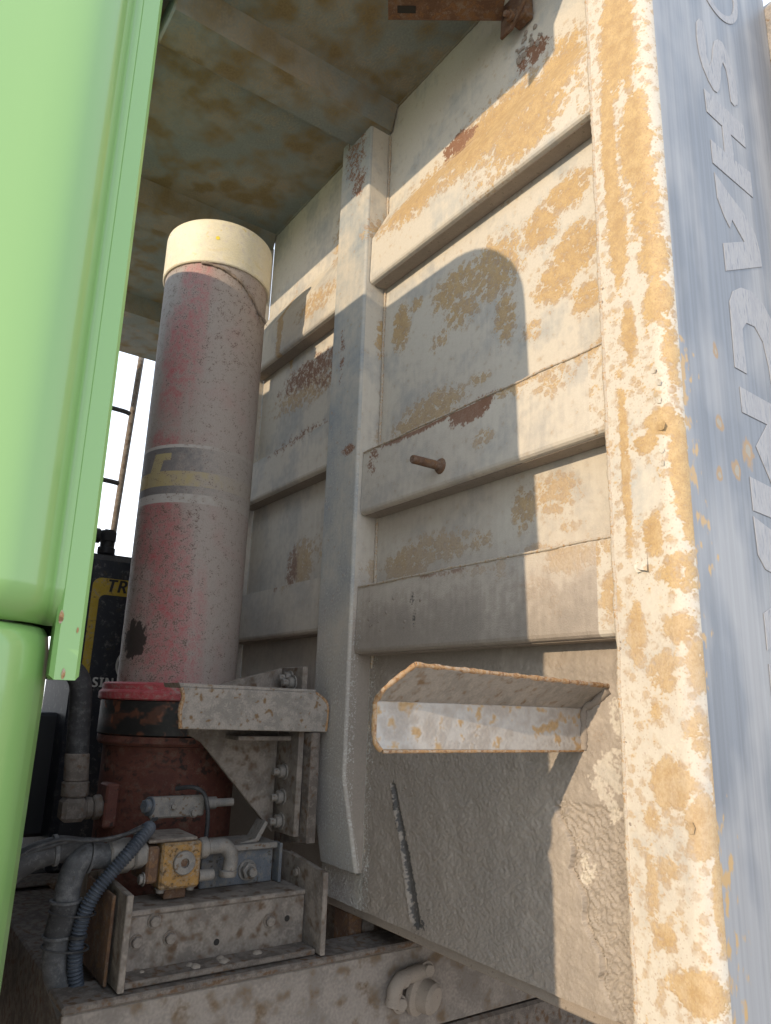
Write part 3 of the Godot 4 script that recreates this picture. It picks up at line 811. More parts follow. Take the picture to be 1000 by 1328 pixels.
	for poly in letters():
		mb = MB.new()
		mb.prism(poly, "x", 0.1478, 0.1488, 0.0004)
		part("letter", mb, M.letter, side)
	var ring := []
	for k in 48: ring.append([Vector2(-0.187 + 0.071 * cos(TAU * k / 48.0), 2.914 + 0.078 * sin(TAU * k / 48.0)), Vector2(-0.187 + 0.056 * cos(TAU * k / 48.0), 2.914 + 0.063 * sin(TAU * k / 48.0))])
	mb = MB.new()
	for k in 48:
		var A: Array = ring[k]
		var B: Array = ring[(k + 1) % 48]
		var q := [A[0], B[0], B[1], A[1]]
		mb.face(q.map(func(p): return Vector3(0.1488, p.y, p.x)), Vector3.RIGHT)
		for e in [0, 1]:
			var mid: Vector2 = (A[e] - Vector2(-0.187, 2.914)).normalized() * (1.0 if e == 0 else -1.0)
			mb.face([Vector3(0.1488, A[e].y, A[e].x), Vector3(0.1488, B[e].y, B[e].x), Vector3(0.1478, B[e].y, B[e].x), Vector3(0.1478, A[e].y, A[e].x)], Vector3(0, mid.y, mid.x))
	part("emblem", mb, M.letter, side)
	mb = MB.new()
	mb.prism([Vector2(-0.37, 1.19), Vector2(-0.37, 2.985), Vector2(-0.45, 3.08), Vector2(-0.45, 1.19)], "x", 0.11, 0.212, 0.004)
	part("stake_post", mb, M.guard, b)
	mb = MB.new()
	mb.box(Vector3(0.10, 1.19, -4.6), Vector3(0.135, 3.0, -0.452), 0.003)
	part("rear_side_panel", mb, M.side, b)
	mb = MB.new()
	mb.box(Vector3(-2.30, 1.19, -4.6), Vector3(-2.265, 3.1, -0.014), 0.003)
	part("far_side_panel", mb, M.canopy, b)
	mb = MB.new()
	mb.box(Vector3(-2.25, 1.175, -4.6), Vector3(0.115, 1.187, -0.0465), 0.003)
	part("floor", mb, M.chassis, b)
	mb = MB.new()
	mb.box(Vector3(-2.25, 1.02, -0.075), Vector3(-0.70, 1.188, -0.045), 0.004)
	part("floor_crossbeam", mb, M.chassis, b)
	mb = MB.new()
	mb.box(Vector3(-2.47, 1.188, -0.045), Vector3(0.004, 1.2065, -0.004), 0.003)
	part("bottom_lip", mb, M.mud, b)
	mb = MB.new()
	mb.box(Vector3(-0.765, 1.0, -0.043), Vector3(-0.700, 1.187, -0.012), 0.004)
	part("hinge_lug", mb, M.rust, b)
	for x in [-0.98, -1.5]:
		mb = MB.new()
		mb.box(Vector3(x, 0.985, -4.5), Vector3(x + 0.09, 1.188, -0.077), 0.004)
		part("floor_bearer", mb, M.chassis, b)
	# --- canopy over the cab, its ribs and front lip
	mb = MB.new()
	mb.box(Vector3(-2.49, 3.1045, -0.014), Vector3(0.05, 3.112, 0.62), 0.002)
	var can := part("canopy", mb, M.canopy, b, "canopy plate over the gap, its underside stained brown")
	for x in [-0.735, -1.42, -2.10]:
		mb = MB.new()
		mb.prism([Vector2(x, 3.106), Vector2(x + 0.008, 3.037), Vector2(x + 0.112, 3.037), Vector2(x + 0.136, 3.106)], "z", 0.002, 0.585, 0.004)
		part("canopy_rib", mb, M.canopy, can)
	mb = MB.new()
	mb.box(Vector3(-2.49, 3.05, 0.62), Vector3(0.05, 3.118, 0.628), 0.002)
	mb.prism([Vector2(-0.02, 3.05), Vector2(-0.02, 3.012), Vector2(0.05, 3.045), Vector2(0.05, 3.05)], "z", 0.6205, 0.6275, 0.001)
	part("canopy_lip", mb, M.canopy, can)
	mb = MB.new()
	var wl3 := []
	for k in 40: wl3.append(Vector3(-1.42 + 1.42 * k / 39.0, 3.106 + rn.randf_range(-0.001, 0.001), 0.002))
	mb.tube(wl3, 0.004, 7, 0.008, 0.0, 1.0, 0.001)
	part("weld_bead", mb, M.canopy, can)
	# --- angle iron standing out from the lowest sheet
	mb = MB.new()
	var zf := 0.375
	mb.prism([Vector2(0.001, 1.544), Vector2(0.001, 1.605), Vector2(zf + 0.004, 1.605), Vector2(zf + 0.004, 1.560), Vector2(zf - 0.006, 1.548)], "x", -0.072, -0.066, 0.0012)
	var ang := part("angle_bracket", mb, M.anglepaint, b, "angle iron with rusty ochre edges jutting from the mud-caked sheet")
	mb = MB.new()                           # upper leg, tilted up towards the outside, corner cut off
	var A0 := Vector3(-0.069, 1.603, 0.001)
	var A1 := Vector3(-0.069, 1.603, zf + 0.004)
	var B1 := Vector3(-0.017, 1.645, zf - 0.005)
	var B0 := Vector3(-0.017, 1.634, 0.001)
	var up := (B0 - A0).cross(A1 - A0).normalized()
	if up.y < 0.0: up = -up
	var th := 0.006
	var cut := A1.lerp(B1, 0.35) 
	var q5 := [A0, A1, cut, B1 - Vector3(0, 0, 0.012), B0]
	mb.face(q5, -up)
	mb.face(q5.map(func(p): return p + up * th), up)
	for i in 5:
		var p: Vector3 = q5[i]
		var q: Vector3 = q5[(i + 1) % 5]
		var side_n := (q - p).cross(up).normalized()
		var cen := (A0 + A1 + B1 + B0) * 0.25
		if side_n.dot((p + q) * 0.5 - cen) < 0.0: side_n = -side_n
		mb.face([p, q, q + up * th, p + up * th], side_n)
	part("upper_leg", mb, M.guard, ang)
	mb = MB.new()                           # rusted cut edges
	mb.tube([B0 + up * 0.003, B1 + up * 0.003 - Vector3(0, 0, 0.012)], 0.0032, 8, 0.007, 0.0, 1.0, 0.0009)
	mb.tube([B1 + up * 0.003 - Vector3(0, 0, 0.012), cut + up * 0.003, A1 + up * 0.001], 0.0032, 8, 0.006, 0.0, 1.0, 0.0008)
	mb.tube([A1 + up * 0.001, Vector3(-0.069, 1.56, zf + 0.004), Vector3(-0.069, 1.548, zf - 0.006)], 0.0030, 8, 0.006, 0.0, 1.0, 0.0008)
	mb.tube([Vector3(-0.068, 1.546, zf - 0.008), Vector3(-0.068, 1.544, 0.002)], 0.0022, 8, 0.01, 0.0, 1.0, 0.0004)
	part("rusty_edge", mb, M.edge, ang)
	mb = MB.new()                           # weld round its root
	mb.tube([Vector3(-0.066, 1.546, 0.006), Vector3(-0.064, 1.575, 0.006), Vector3(-0.062, 1.603, 0.006), Vector3(-0.04, 1.615, 0.006), Vector3(-0.018, 1.632, 0.006)], 0.006, 8, 0.005, 0.0, 1.0, 0.0016)
	part("weld_bead", mb, M.mud, ang)
	# --- peg on the middle rib
	mb = MB.new()
	mb.lathe([Vector2(0, -0.002), Vector2(0.009, -0.002), Vector2(0.0085, 0.066), Vector2(0.007, 0.069), Vector2(0, 0.069)], Vector3(-0.357, 2.049, 0.046), Vector3(-0.02, 0.0, 1.0).normalized(), 18)
	mb.lathe([Vector2(0.017, -0.001), Vector2(0.014, 0.004), Vector2(0.009, 0.007)], Vector3(-0.357, 2.049, 0.046), Vector3(0, 0, 1), 18)
	part("peg", mb, M.rust, b, "short rusty peg welded to the middle rib")
	# --- tarpaulin arm bolted up under the canopy
	mb = MB.new()
	var dirb := Vector3(-0.150, 0, 0.204).normalized()
	var acr := Vector3(0.204, 0, 0.150).normalized()
	var o := Vector3(-0.166, 2.984, 0.052)
	var L := 0.236
	var wdt := 0.045
	for f in [[[0, 0, 0], [L, 0, 0], [L, wdt, 0], [0, wdt, 0], Vector3.DOWN], [[0, wdt, 0], [L, wdt, 0], [L, wdt, 0.06], [0, wdt, 0.06], acr], [[0, 0, 0], [L, 0, 0], [L, 0, 0.06], [0, 0, 0.06], -acr], [[0, 0, 0.06], [L, 0, 0.06], [L, wdt, 0.06], [0, wdt, 0.06], Vector3.UP], [[L, 0, 0], [L, wdt, 0], [L, wdt, 0.06], [L, 0, 0.06], dirb], [[0, 0, 0], [0, wdt, 0], [0, wdt, 0.06], [0, 0, 0.06], -dirb]]:
		var ps := []
		for k in 4: ps.append(o + dirb * f[k][0] + acr * (f[k][1] - wdt * 0.6) + Vector3.UP * f[k][2])
		mb.face(ps, f[4])
	for e in [0.0, wdt]:
		mb.tube([o + acr * (e - wdt * 0.6) + Vector3.UP * 0.001, o + dirb * L + acr * (e - wdt * 0.6) + Vector3.UP * 0.001], 0.002, 6, 0.02)
	var arm := part("tarpaulin_arm", mb, M.rust, b, "rust-brown box arm under the canopy")
	mb = MB.new()
	var sl := o + dirb * (L - 0.038) + acr * (-wdt * 0.1)
	var sq := []
	for e in [[-0.019, -0.008], [0.019, -0.008], [0.019, 0.009], [-0.019, 0.009]]: sq.append(sl + dirb * e[0] + acr * e[1] - Vector3.UP * 0.0006)
	mb.face(sq, Vector3.DOWN)
	part("slot", mb, M.hole, arm)
	mb = MB.new()
	mb.prism([Vector2(-0.196, 2.945), Vector2(-0.165, 2.944), Vector2(-0.126, 2.985), Vector2(-0.128, 3.02), Vector2(-0.19, 3.02)], "z", 0.026, 0.034, 0.0015)
	mb.box(Vector3(-0.17, 2.96, 0.002), Vector3(-0.13, 3.03, 0.026), 0.003)
	part("lug", mb, M.rust, arm)
	put("bolt", nut_mesh, M.rust, arm, aim(Vector3(0, -0.2, 1), Vector3(-0.158, 2.966, 0.034), 0.85))
	for k in 24: clod(sheet, Vector3(-0.145 + rn.randf_range(-0.035, 0.035), 2.915 + rn.randf_range(-0.03, 0.03), 0.001), rn.randf_range(0.003, 0.007), rn)

func letters() -> Array:
	var S := [[-0.106, 2.774], [-0.116, 2.788], [-0.128, 2.787], [-0.1335, 2.771], [-0.131, 2.746], [-0.1295, 2.715], [-0.1364, 2.698], [-0.1466, 2.719], [-0.1523, 2.746], [-0.161, 2.768], [-0.174, 2.7807], [-0.1874, 2.783], [-0.2037, 2.768], [-0.2165, 2.7416], [-0.2225, 2.7135], [-0.2246, 2.683], [-0.2195, 2.6636], [-0.2074, 2.6534], [-0.1972, 2.657], [-0.1962, 2.6713], [-0.1953, 2.7013], [-0.1915, 2.7245], [-0.183, 2.7346], [-0.1743, 2.7164], [-0.1696, 2.6907], [-0.1619, 2.6634], [-0.1525, 2.650], [-0.1418, 2.6489], [-0.1278, 2.660], [-0.1132, 2.6812], [-0.1049, 2.7058], [-0.1022, 2.7385]]
	var H := [[-0.110, 2.6335], [-0.232, 2.6255], [-0.232, 2.577], [-0.184, 2.580], [-0.187, 2.529], [-0.2375, 2.529], [-0.2375, 2.477], [-0.115, 2.486], [-0.115, 2.533], [-0.157, 2.530], [-0.1575, 2.583], [-0.112, 2.587]]
	var A := [[-0.117, 2.469], [-0.153, 2.448], [-0.1955, 2.430], [-0.230, 2.402], [-0.240, 2.371], [-0.241, 2.3413], [-0.1228, 2.286], [-0.1228, 2.337], [-0.1906, 2.3688], [-0.1587, 2.3967], [-0.149, 2.3767], [-0.1352, 2.3912], [-0.1187, 2.4204]]
	var C := [[-0.124, 2.232], [-0.1372, 2.2555], [-0.164, 2.272], [-0.1939, 2.2775], [-0.2298, 2.2676], [-0.2554, 2.2428], [-0.2746, 2.2051], [-0.283, 2.1483], [-0.2822, 2.108], [-0.229, 2.1133], [-0.2266, 2.1496], [-0.2166, 2.1919], [-0.1948, 2.2121], [-0.1698, 2.2103], [-0.1551, 2.1945], [-0.1551, 2.1167], [-0.1213, 2.1179]]
	var Mm := [[-0.1294, 2.0885], [-0.272, 2.082], [-0.272, 2.030], [-0.215, 1.998], [-0.272, 1.958], [-0.272, 1.885], [-0.1329, 1.8922], [-0.1326, 1.9445], [-0.1997, 1.9388], [-0.1597, 1.9981], [-0.2001, 2.0439], [-0.1298, 2.0459]]
	var A2 := [[-0.1314, 1.8836], [-0.1784, 1.8708], [-0.2283, 1.8426], [-0.262, 1.800], [-0.262, 1.752], [-0.1330, 1.690], [-0.1330, 1.742], [-0.205, 1.775], [-0.178, 1.802], [-0.1508, 1.8072], [-0.134, 1.8264]]
	var N := [[-0.133, 1.672], [-0.262, 1.664], [-0.262, 1.616], [-0.185, 1.560], [-0.262, 1.556], [-0.262, 1.512], [-0.133, 1.520], [-0.133, 1.566], [-0.212, 1.622], [-0.133, 1.628]]
	var out := []
	for g in [S, H, A, C, Mm, A2, N]:
		out.append(g.map(func(p): return Vector2(0.9 + (p[0] - 0.9) * 0.997, 1.6 + (p[1] - 1.6) * 0.997)))
	return out

var crust_n: FastNoiseLite
var crust_m: FastNoiseLite
var crust_f: FastNoiseLite

func crust(x: float, y: float) -> float:
	var a := crust_n.get_noise_2d(x * 1000.0, y * 1000.0)
	var m := crust_m.get_noise_2d(x * 1000.0, y * 1000.0)
	var f := crust_f.get_noise_2d(x * 1000.0, y * 1000.0)
	# crack running down the right of the crust
	var t := clampf((1.455 - y) / 0.16, -0.2, 1.5)
	var cx := -0.112 + 0.05 * t + 0.010 * a + 0.006 * sin(y * 90.0)
	var d := x - cx
	var thick := 0.0035 * clampf(1.0 - d / 0.002, 0.0, 1.0) if y < 1.47 else 0.0030
	if d > 0.0 and y < 1.47: thick = maxf(thick, 0.0026 * clampf((m - 0.05) * 12.0, 0.0, 1.0))
	var z := thick + 0.0012 * m + 0.0024 * a + 0.0009 * f
	if absf(d) < 0.0032 and y < 1.46 and y > 1.25: z -= 0.008
	# gouge scraped through the mud
	var gt := clampf((1.450 - y) / 0.225, 0.0, 1.0)
	if y < 1.452 and y > 1.222:
		var gx := -0.540 + 0.080 * gt + 0.012 * sin(gt * 3.0) * 0.5
		var gw := 0.007 + 0.007 * gt + 0.003 * m
		z -= 0.005 * (1.0 - sm(gw * 0.5, gw, absf(x - gx)))
		if x < gx - gw and x > gx - gw - 0.006: z += 0.002
	return maxf(z, -0.005) + 0.002

func crusted_panel() -> MB:
	crust_n = FastNoiseLite.new(); crust_n.seed = 3; crust_n.frequency = 0.012; crust_n.fractal_octaves = 3
	crust_m = FastNoiseLite.new(); crust_m.seed = 4; crust_m.frequency = 0.12; crust_m.fractal_octaves = 2
	crust_f = FastNoiseLite.new(); crust_f.seed = 6; crust_f.frequency = 0.33; crust_f.fractal_octaves = 2
	var mb := MB.new()
	var step := 0.0024
	var x0 := -0.790
	var x1 := 0.0345
	var y0 := 1.2075
	var y1 := 1.71
	var nx := int((x1 - x0) / step)
	var ny := int((y1 - y0) / step)
	var hz := PackedFloat32Array()
	hz.resize((nx + 1) * (ny + 1))
	for j in ny + 1:
		for i in nx + 1:
			var x := x0 + (x1 - x0) * i / nx
			var y := y0 + (y1 - y0) * j / ny
			hz[j * (nx + 1) + i] = crust(x, y) * (1.0 - sm(1.66, 1.70, y)) + 0.0006
	var P := func(i: int, j: int) -> Vector3: return Vector3(x0 + (x1 - x0) * i / nx, y0 + (y1 - y0) * j / ny, hz[j * (nx + 1) + i])
	var st_v := PackedVector3Array()
	var st_n := PackedVector3Array()
	var st_t := PackedVector2Array()
	for j in ny + 1:
		for i in nx + 1:
			var gx: float = hz[j * (nx + 1) + mini(i + 1, nx)] - hz[j * (nx + 1) + maxi(i - 1, 0)]
			var gy: float = hz[mini(j + 1, ny) * (nx + 1) + i] - hz[maxi(j - 1, 0) * (nx + 1) + i]
			var p: Vector3 = P.call(i, j)
			st_v.append(p)
			st_n.append(Vector3(-gx, -gy, 2.0 * step).normalized())
			st_t.append(head_uv(p))
	for j in ny:
		for i in nx:
			var a := j * (nx + 1) + i
			var b := a + 1
			var c := a + nx + 2
			var d := a + nx + 1
			for q in [a, c, b, a, d, c]:
				mb.v.append(st_v[q]); mb.n.append(st_n[q]); mb.t.append(st_t[q])
	var bt := [Vector3(x0, y0, -0.004), Vector3(x1, y0, -0.004), Vector3(x1, y0, 0.005), Vector3(x0, y0, 0.005)]
	mb.face(bt, Vector3.DOWN, bt.map(head_uv))
	return mb

# ------------------------------------------------------------------ hoist cylinder and what carries it
func build_cylinder() -> void:
	var ax := Vector3(-1.06, 0, 0.27)
	var t := thing("hydraulic_cylinder", Vector3(-1.06, 1.15, 0.27), "dusty red hydraulic hoist cylinder with cream end cap standing before the headboard", "cylinder")
	var mb := MB.new()
	mb.lathe([Vector2(0.136, 1.60), Vector2(0.136, 2.70)], ax, Vector3.UP, 72, Vector2(1.60, 2.72))
	part("tube", mb, M.cyl, t, "tube filmed with grey dust, red enamel showing down one side")
	mb = MB.new()
	mb.lathe([Vector2(0.130, 2.682), Vector2(0.1405, 2.682), Vector2(0.1425, 2.685), Vector2(0.1425, 2.799), Vector2(0.141, 2.806), Vector2(0.136, 2.811), Vector2(0.125, 2.813), Vector2(0, 2.813)], ax, Vector3.UP, 72)
	var cap := part("end_cap", mb, M.cap, t, "cream painted end cap")
	mb = MB.new()                           # a dab of yellow paint on the cap
	var dab := []
	for k in 12:
		var an := TAU * k / 12.0
		var ph := deg_to_rad(66.0) + 0.038 * cos(an)
		dab.append(ax + Vector3(sin(ph) * 0.1432, 2.752 + 0.0055 * sin(an), cos(ph) * 0.1432))
	mb.face(dab, Vector3(sin(1.15), 0, cos(1.15)))
	part("paint_dab", mb, M.yellowdab, cap)
	mb = MB.new()                           # torn strip of tape hanging from under the cap
	var tp := []
	for k in 14:
		var f := k / 13.0
		var ph := deg_to_rad(lerpf(52.0, 133.0, f))
		var rr := 0.1385 + 0.002 * sin(k * 2.1) + (0.010 * maxf(0.0, f - 0.85) / 0.15)
		tp.append(ax + Vector3(sin(ph) * rr, 2.679 - 0.012 * f - 0.095 * f * f, cos(ph) * rr))
	mb.tube(tp, 0.0036, 7, 0.004, 0.0, 1.0, 0.0016)
	var rn := RandomNumberGenerator.new()
	rn.seed = 12
	for k in 26:
		var q: Vector3 = tp[5 + k / 3]
		mb.tube([q, q + Vector3(rn.randf_range(-0.01, 0.012), -rn.randf_range(0.006, 0.02), rn.randf_range(-0.01, 0.01))], 0.0007, 4, 0.006)
	part("torn_tape", mb, M.tape, t)
	mb = MB.new()
	mb.lathe([Vector2(0.136, 1.632), Vector2(0.160, 1.632), Vector2(0.166, 1.628), Vector2(0.166, 1.616), Vector2(0.170, 1.613), Vector2(0.172, 1.610), Vector2(0.172, 1.597), Vector2(0.168, 1.594), Vector2(0.15, 1.594)], ax, Vector3.UP, 64)
	part("clamp_ring", mb, M.redring, t, "red clamp ring")
	mb = MB.new()
	mb.lathe([Vector2(0.158, 1.596), Vector2(0.165, 1.592), Vector2(0.165, 1.522), Vector2(0.158, 1.518)], ax, Vector3.UP, 64)
	part("trunnion_band", mb, M.band, t, "black band with a patch of orange rust")
	mb = MB.new()
	mb.lathe([Vector2(0.150, 1.52), Vector2(0.164, 1.518), Vector2(0.164, 1.505), Vector2(0.160, 1.500), Vector2(0.148, 1.497)], ax, Vector3.UP, 64)
	mb.lathe([Vector2(0.149, 1.50), Vector2(0.149, 1.20), Vector2(0.14, 1.19), Vector2(0, 1.19)], ax, Vector3.UP, 64)
	part("base_barrel", mb, M.redoxide, t, "rusty red lower barrel")
	mb = MB.new()
	mb.box(Vector3(-1.03, 1.335, 0.40), Vector3(-0.975, 1.422, 0.428), 0.004)
	part("port_block", mb, M.redoxide, t)

func build_mount() -> void:
	var t := thing("cylinder_mount", Vector3(-0.72, 1.15, 0.25), "dusty steel cradle with gusset, bolts and side web carrying the hoist cylinder", "bracket")
	var mb := MB.new()                      # guard angle across the top
	mb.prism([Vector2(0.068, 1.541), Vector2(0.066, 1.596), Vector2(0.096, 1.621), Vector2(0.392, 1.621), Vector2(0.384, 1.603), Vector2(0.388, 1.58), Vector2(0.384, 1.545)], "x", -0.706, -0.698, 0.0015)
	mb.prism([Vector2(0.096, 1.6205), Vector2(0.392, 1.6205), Vector2(0.396, 1.629), Vector2(0.096, 1.627)], "x", -0.79, -0.7005, 0.0015)
	var guard := part("guard_angle", mb, M.guard, t, "pale dusty angle with rusty cut ends")
	mb = MB.new()
	mb.tube([Vector3(-0.7, 1.62, 0.391), Vector3(-0.7, 1.603, 0.385), Vector3(-0.7, 1.58, 0.389), Vector3(-0.7, 1.546, 0.385)], 0.004, 8, 0.008, 0.0, 1.0, 0.0006)
	mb.tube([Vector3(-0.6995, 1.6205, 0.098), Vector3(-0.6995, 1.597, 0.068), Vector3(-0.6995, 1.543, 0.069)], 0.003, 8, 0.008, 0.0, 1.0, 0.0005)
	part("rusty_edge", mb, M.edge, guard)
	mb = MB.new()
	mb.prism([Vector2(0.30, 1.515), Vector2(0.128, 1.335), Vector2(0.128, 1.672), Vector2(0.26, 1.636), Vector2(0.33, 1.60), Vector2(0.33, 1.53)], "x", -0.81, -0.80, 0.0015)
	part("gusset", mb, M.mount, t, "triangular gusset plate")
	mb = MB.new()
	mb.box(Vector3(-0.80, 1.522, 0.13), Vector3(-0.735, 1.531, 0.25), 0.0015)
	part("stiffener", mb, M.mount, t)
	mb = MB.new()
	mb.box(Vector3(-0.812, 1.337, 0.110), Vector3(-0.716, 1.674, 0.1225), 0.0015)
	part("flange_plate", mb, M.mount, t)
	mb = MB.new()
	mb.prism([Vector2(-0.83, 1.31), Vector2(-0.690, 1.328), Vector2(-0.690, 1.54), Vector2(-0.83, 1.54)], "z", 0.086, 0.107, 0.002)
	part("backing_plate", mb, M.chassis, t)
	for q in [[-0.772, 1.650], [-0.755, 1.640], [-0.763, 1.552], [-0.770, 1.458], [-0.772, 1.407], [-0.772, 1.360]]:
		put("bolt", nut_mesh, M.steel, t, aim(Vector3(0, 0, 1), Vector3(q[0], q[1], 0.1225), 1.0))
	# side web between two end plates
	mb = MB.new()
	mb.box(Vector3(-0.672, 1.135, 0.120), Vector3(-0.662, 1.243, 0.468), 0.0015)
	var web := part("web_plate", mb, M.mount, t, "dusty web plate with bolts and holes")
	mb = MB.new()
	mb.box(Vector3(-0.76, 1.2435, 0.119), Vector3(-0.660, 1.2525, 0.469), 0.002)
	part("top_flange", mb, M.mount, t)
	mb = MB.new()
	mb.box(Vector3(-0.71, 1.152, 0.12), Vector3(-0.612, 1.162, 0.468), 0.002)
	part("bottom_flange", mb, M.chassis, t)
	mb = MB.new()
	mb.prism([Vector2(-0.87, 1.152), Vector2(-0.87, 1.30), Vector2(-0.745, 1.306), Vector2(-0.60, 1.292), Vector2(-0.60, 1.153)], "z", 0.106, 0.117, 0.0015)
	part("end_plate", mb, M.mount, t)
	mb = MB.new()
	mb.prism([Vector2(-0.90, 1.152), Vector2(-0.90, 1.27), Vector2(-0.78, 1.298), Vector2(-0.60, 1.292), Vector2(-0.60, 1.153)], "z", 0.471, 0.482, 0.0015)
	part("end_plate", mb, M.mount, t)
	mb = MB.new()
	mb.box(Vector3(-0.80, 1.152, 0.487), Vector3(-0.640, 1.285, 0.4925), 0.0015)
	part("end_plate", mb, M.rust, t)
	for q in [[1.233, 0.412], [1.205, 0.439], [1.203, 0.382], [1.206, 0.193]]:
		put("bolt", bolt_mesh, M.mount, web, aim(Vector3(1, 0, 0), Vector3(-0.662, q[0], q[1]), 0.95))
	put("bolt", bolt_mesh, M.mount, t, aim(Vector3(0, 0, 1), Vector3(-0.70, 1.275, 0.117), 0.8))
	for q in [[1.185, 0.295], [1.206, 0.156]]:
		mb = MB.new()
		mb.lathe([Vector2(0, 0), Vector2(0.0055, 0.0)], Vector3(-0.6614, q[0], q[1]), Vector3.RIGHT, 16)
		part("bolt_hole", mb, M.hole, web)
	var rn := RandomNumberGenerator.new()
	rn.seed = 77
	for k in 7:
		put("mud_clod", clods[k % 4], M.mud, web, Transform3D(Basis(Vector3.RIGHT, -PI / 2).scaled(Vector3.ONE * rn.randf_range(0.004, 0.011)), Vector3(-0.64 + rn.randf_range(-0.02, 0.02), 1.162, rn.randf_range(0.13, 0.44))))
	# grey bolted bracket behind the web
	var g := thing("pipe_bracket", Vector3(-0.78, 1.253, 0.21), "small blue-grey bracket with one large nut behind the web plate", "bracket")
	mb = MB.new()
	mb.box(Vector3(-0.757, 1.2535, 0.150), Vector3(-0.747, 1.315, 0.300), 0.0015)
	part("plate", mb, M.bluesteel, g)
	mb = MB.new()
	mb.box(Vector3(-0.84, 1.3155, 0.145), Vector3(-0.737, 1.327, 0.300), 0.002)
	part("shelf", mb, M.steel, g)
	mb = MB.new()
	mb.box(Vector3(-0.757, 1.2535, 0.138), Vector3(-0.728, 1.326, 0.1445), 0.0015)
	part("end_web", mb, M.bluesteel, g)
	mb = MB.new()
	mb.prism([Vector2(0.225, 1.3275), Vector2(0.19, 1.334), Vector2(0.170, 1.366), Vector2(0.163, 1.362), Vector2(0.182, 1.3275)], "x", -0.79, -0.75, 0.001)
	part("bent_tab", mb, M.steel, g)
	put("nut", nut_mesh, M.steel, g, aim(Vector3(1, 0, 0), Vector3(-0.747, 1.279, 0.205), 1.15))

func hexbar(mb: MB, a: Vector3, b: Vector3, r: float) -> void:
	var d := b - a
	var l := d.length()
	mb.lathe([Vector2(0, 0), Vector2(r * 0.9, 0), Vector2(r, r * 0.12), Vector2(r, l - r * 0.12), Vector2(r * 0.9, l), Vector2(0, l)], a, d.normalized(), 6)

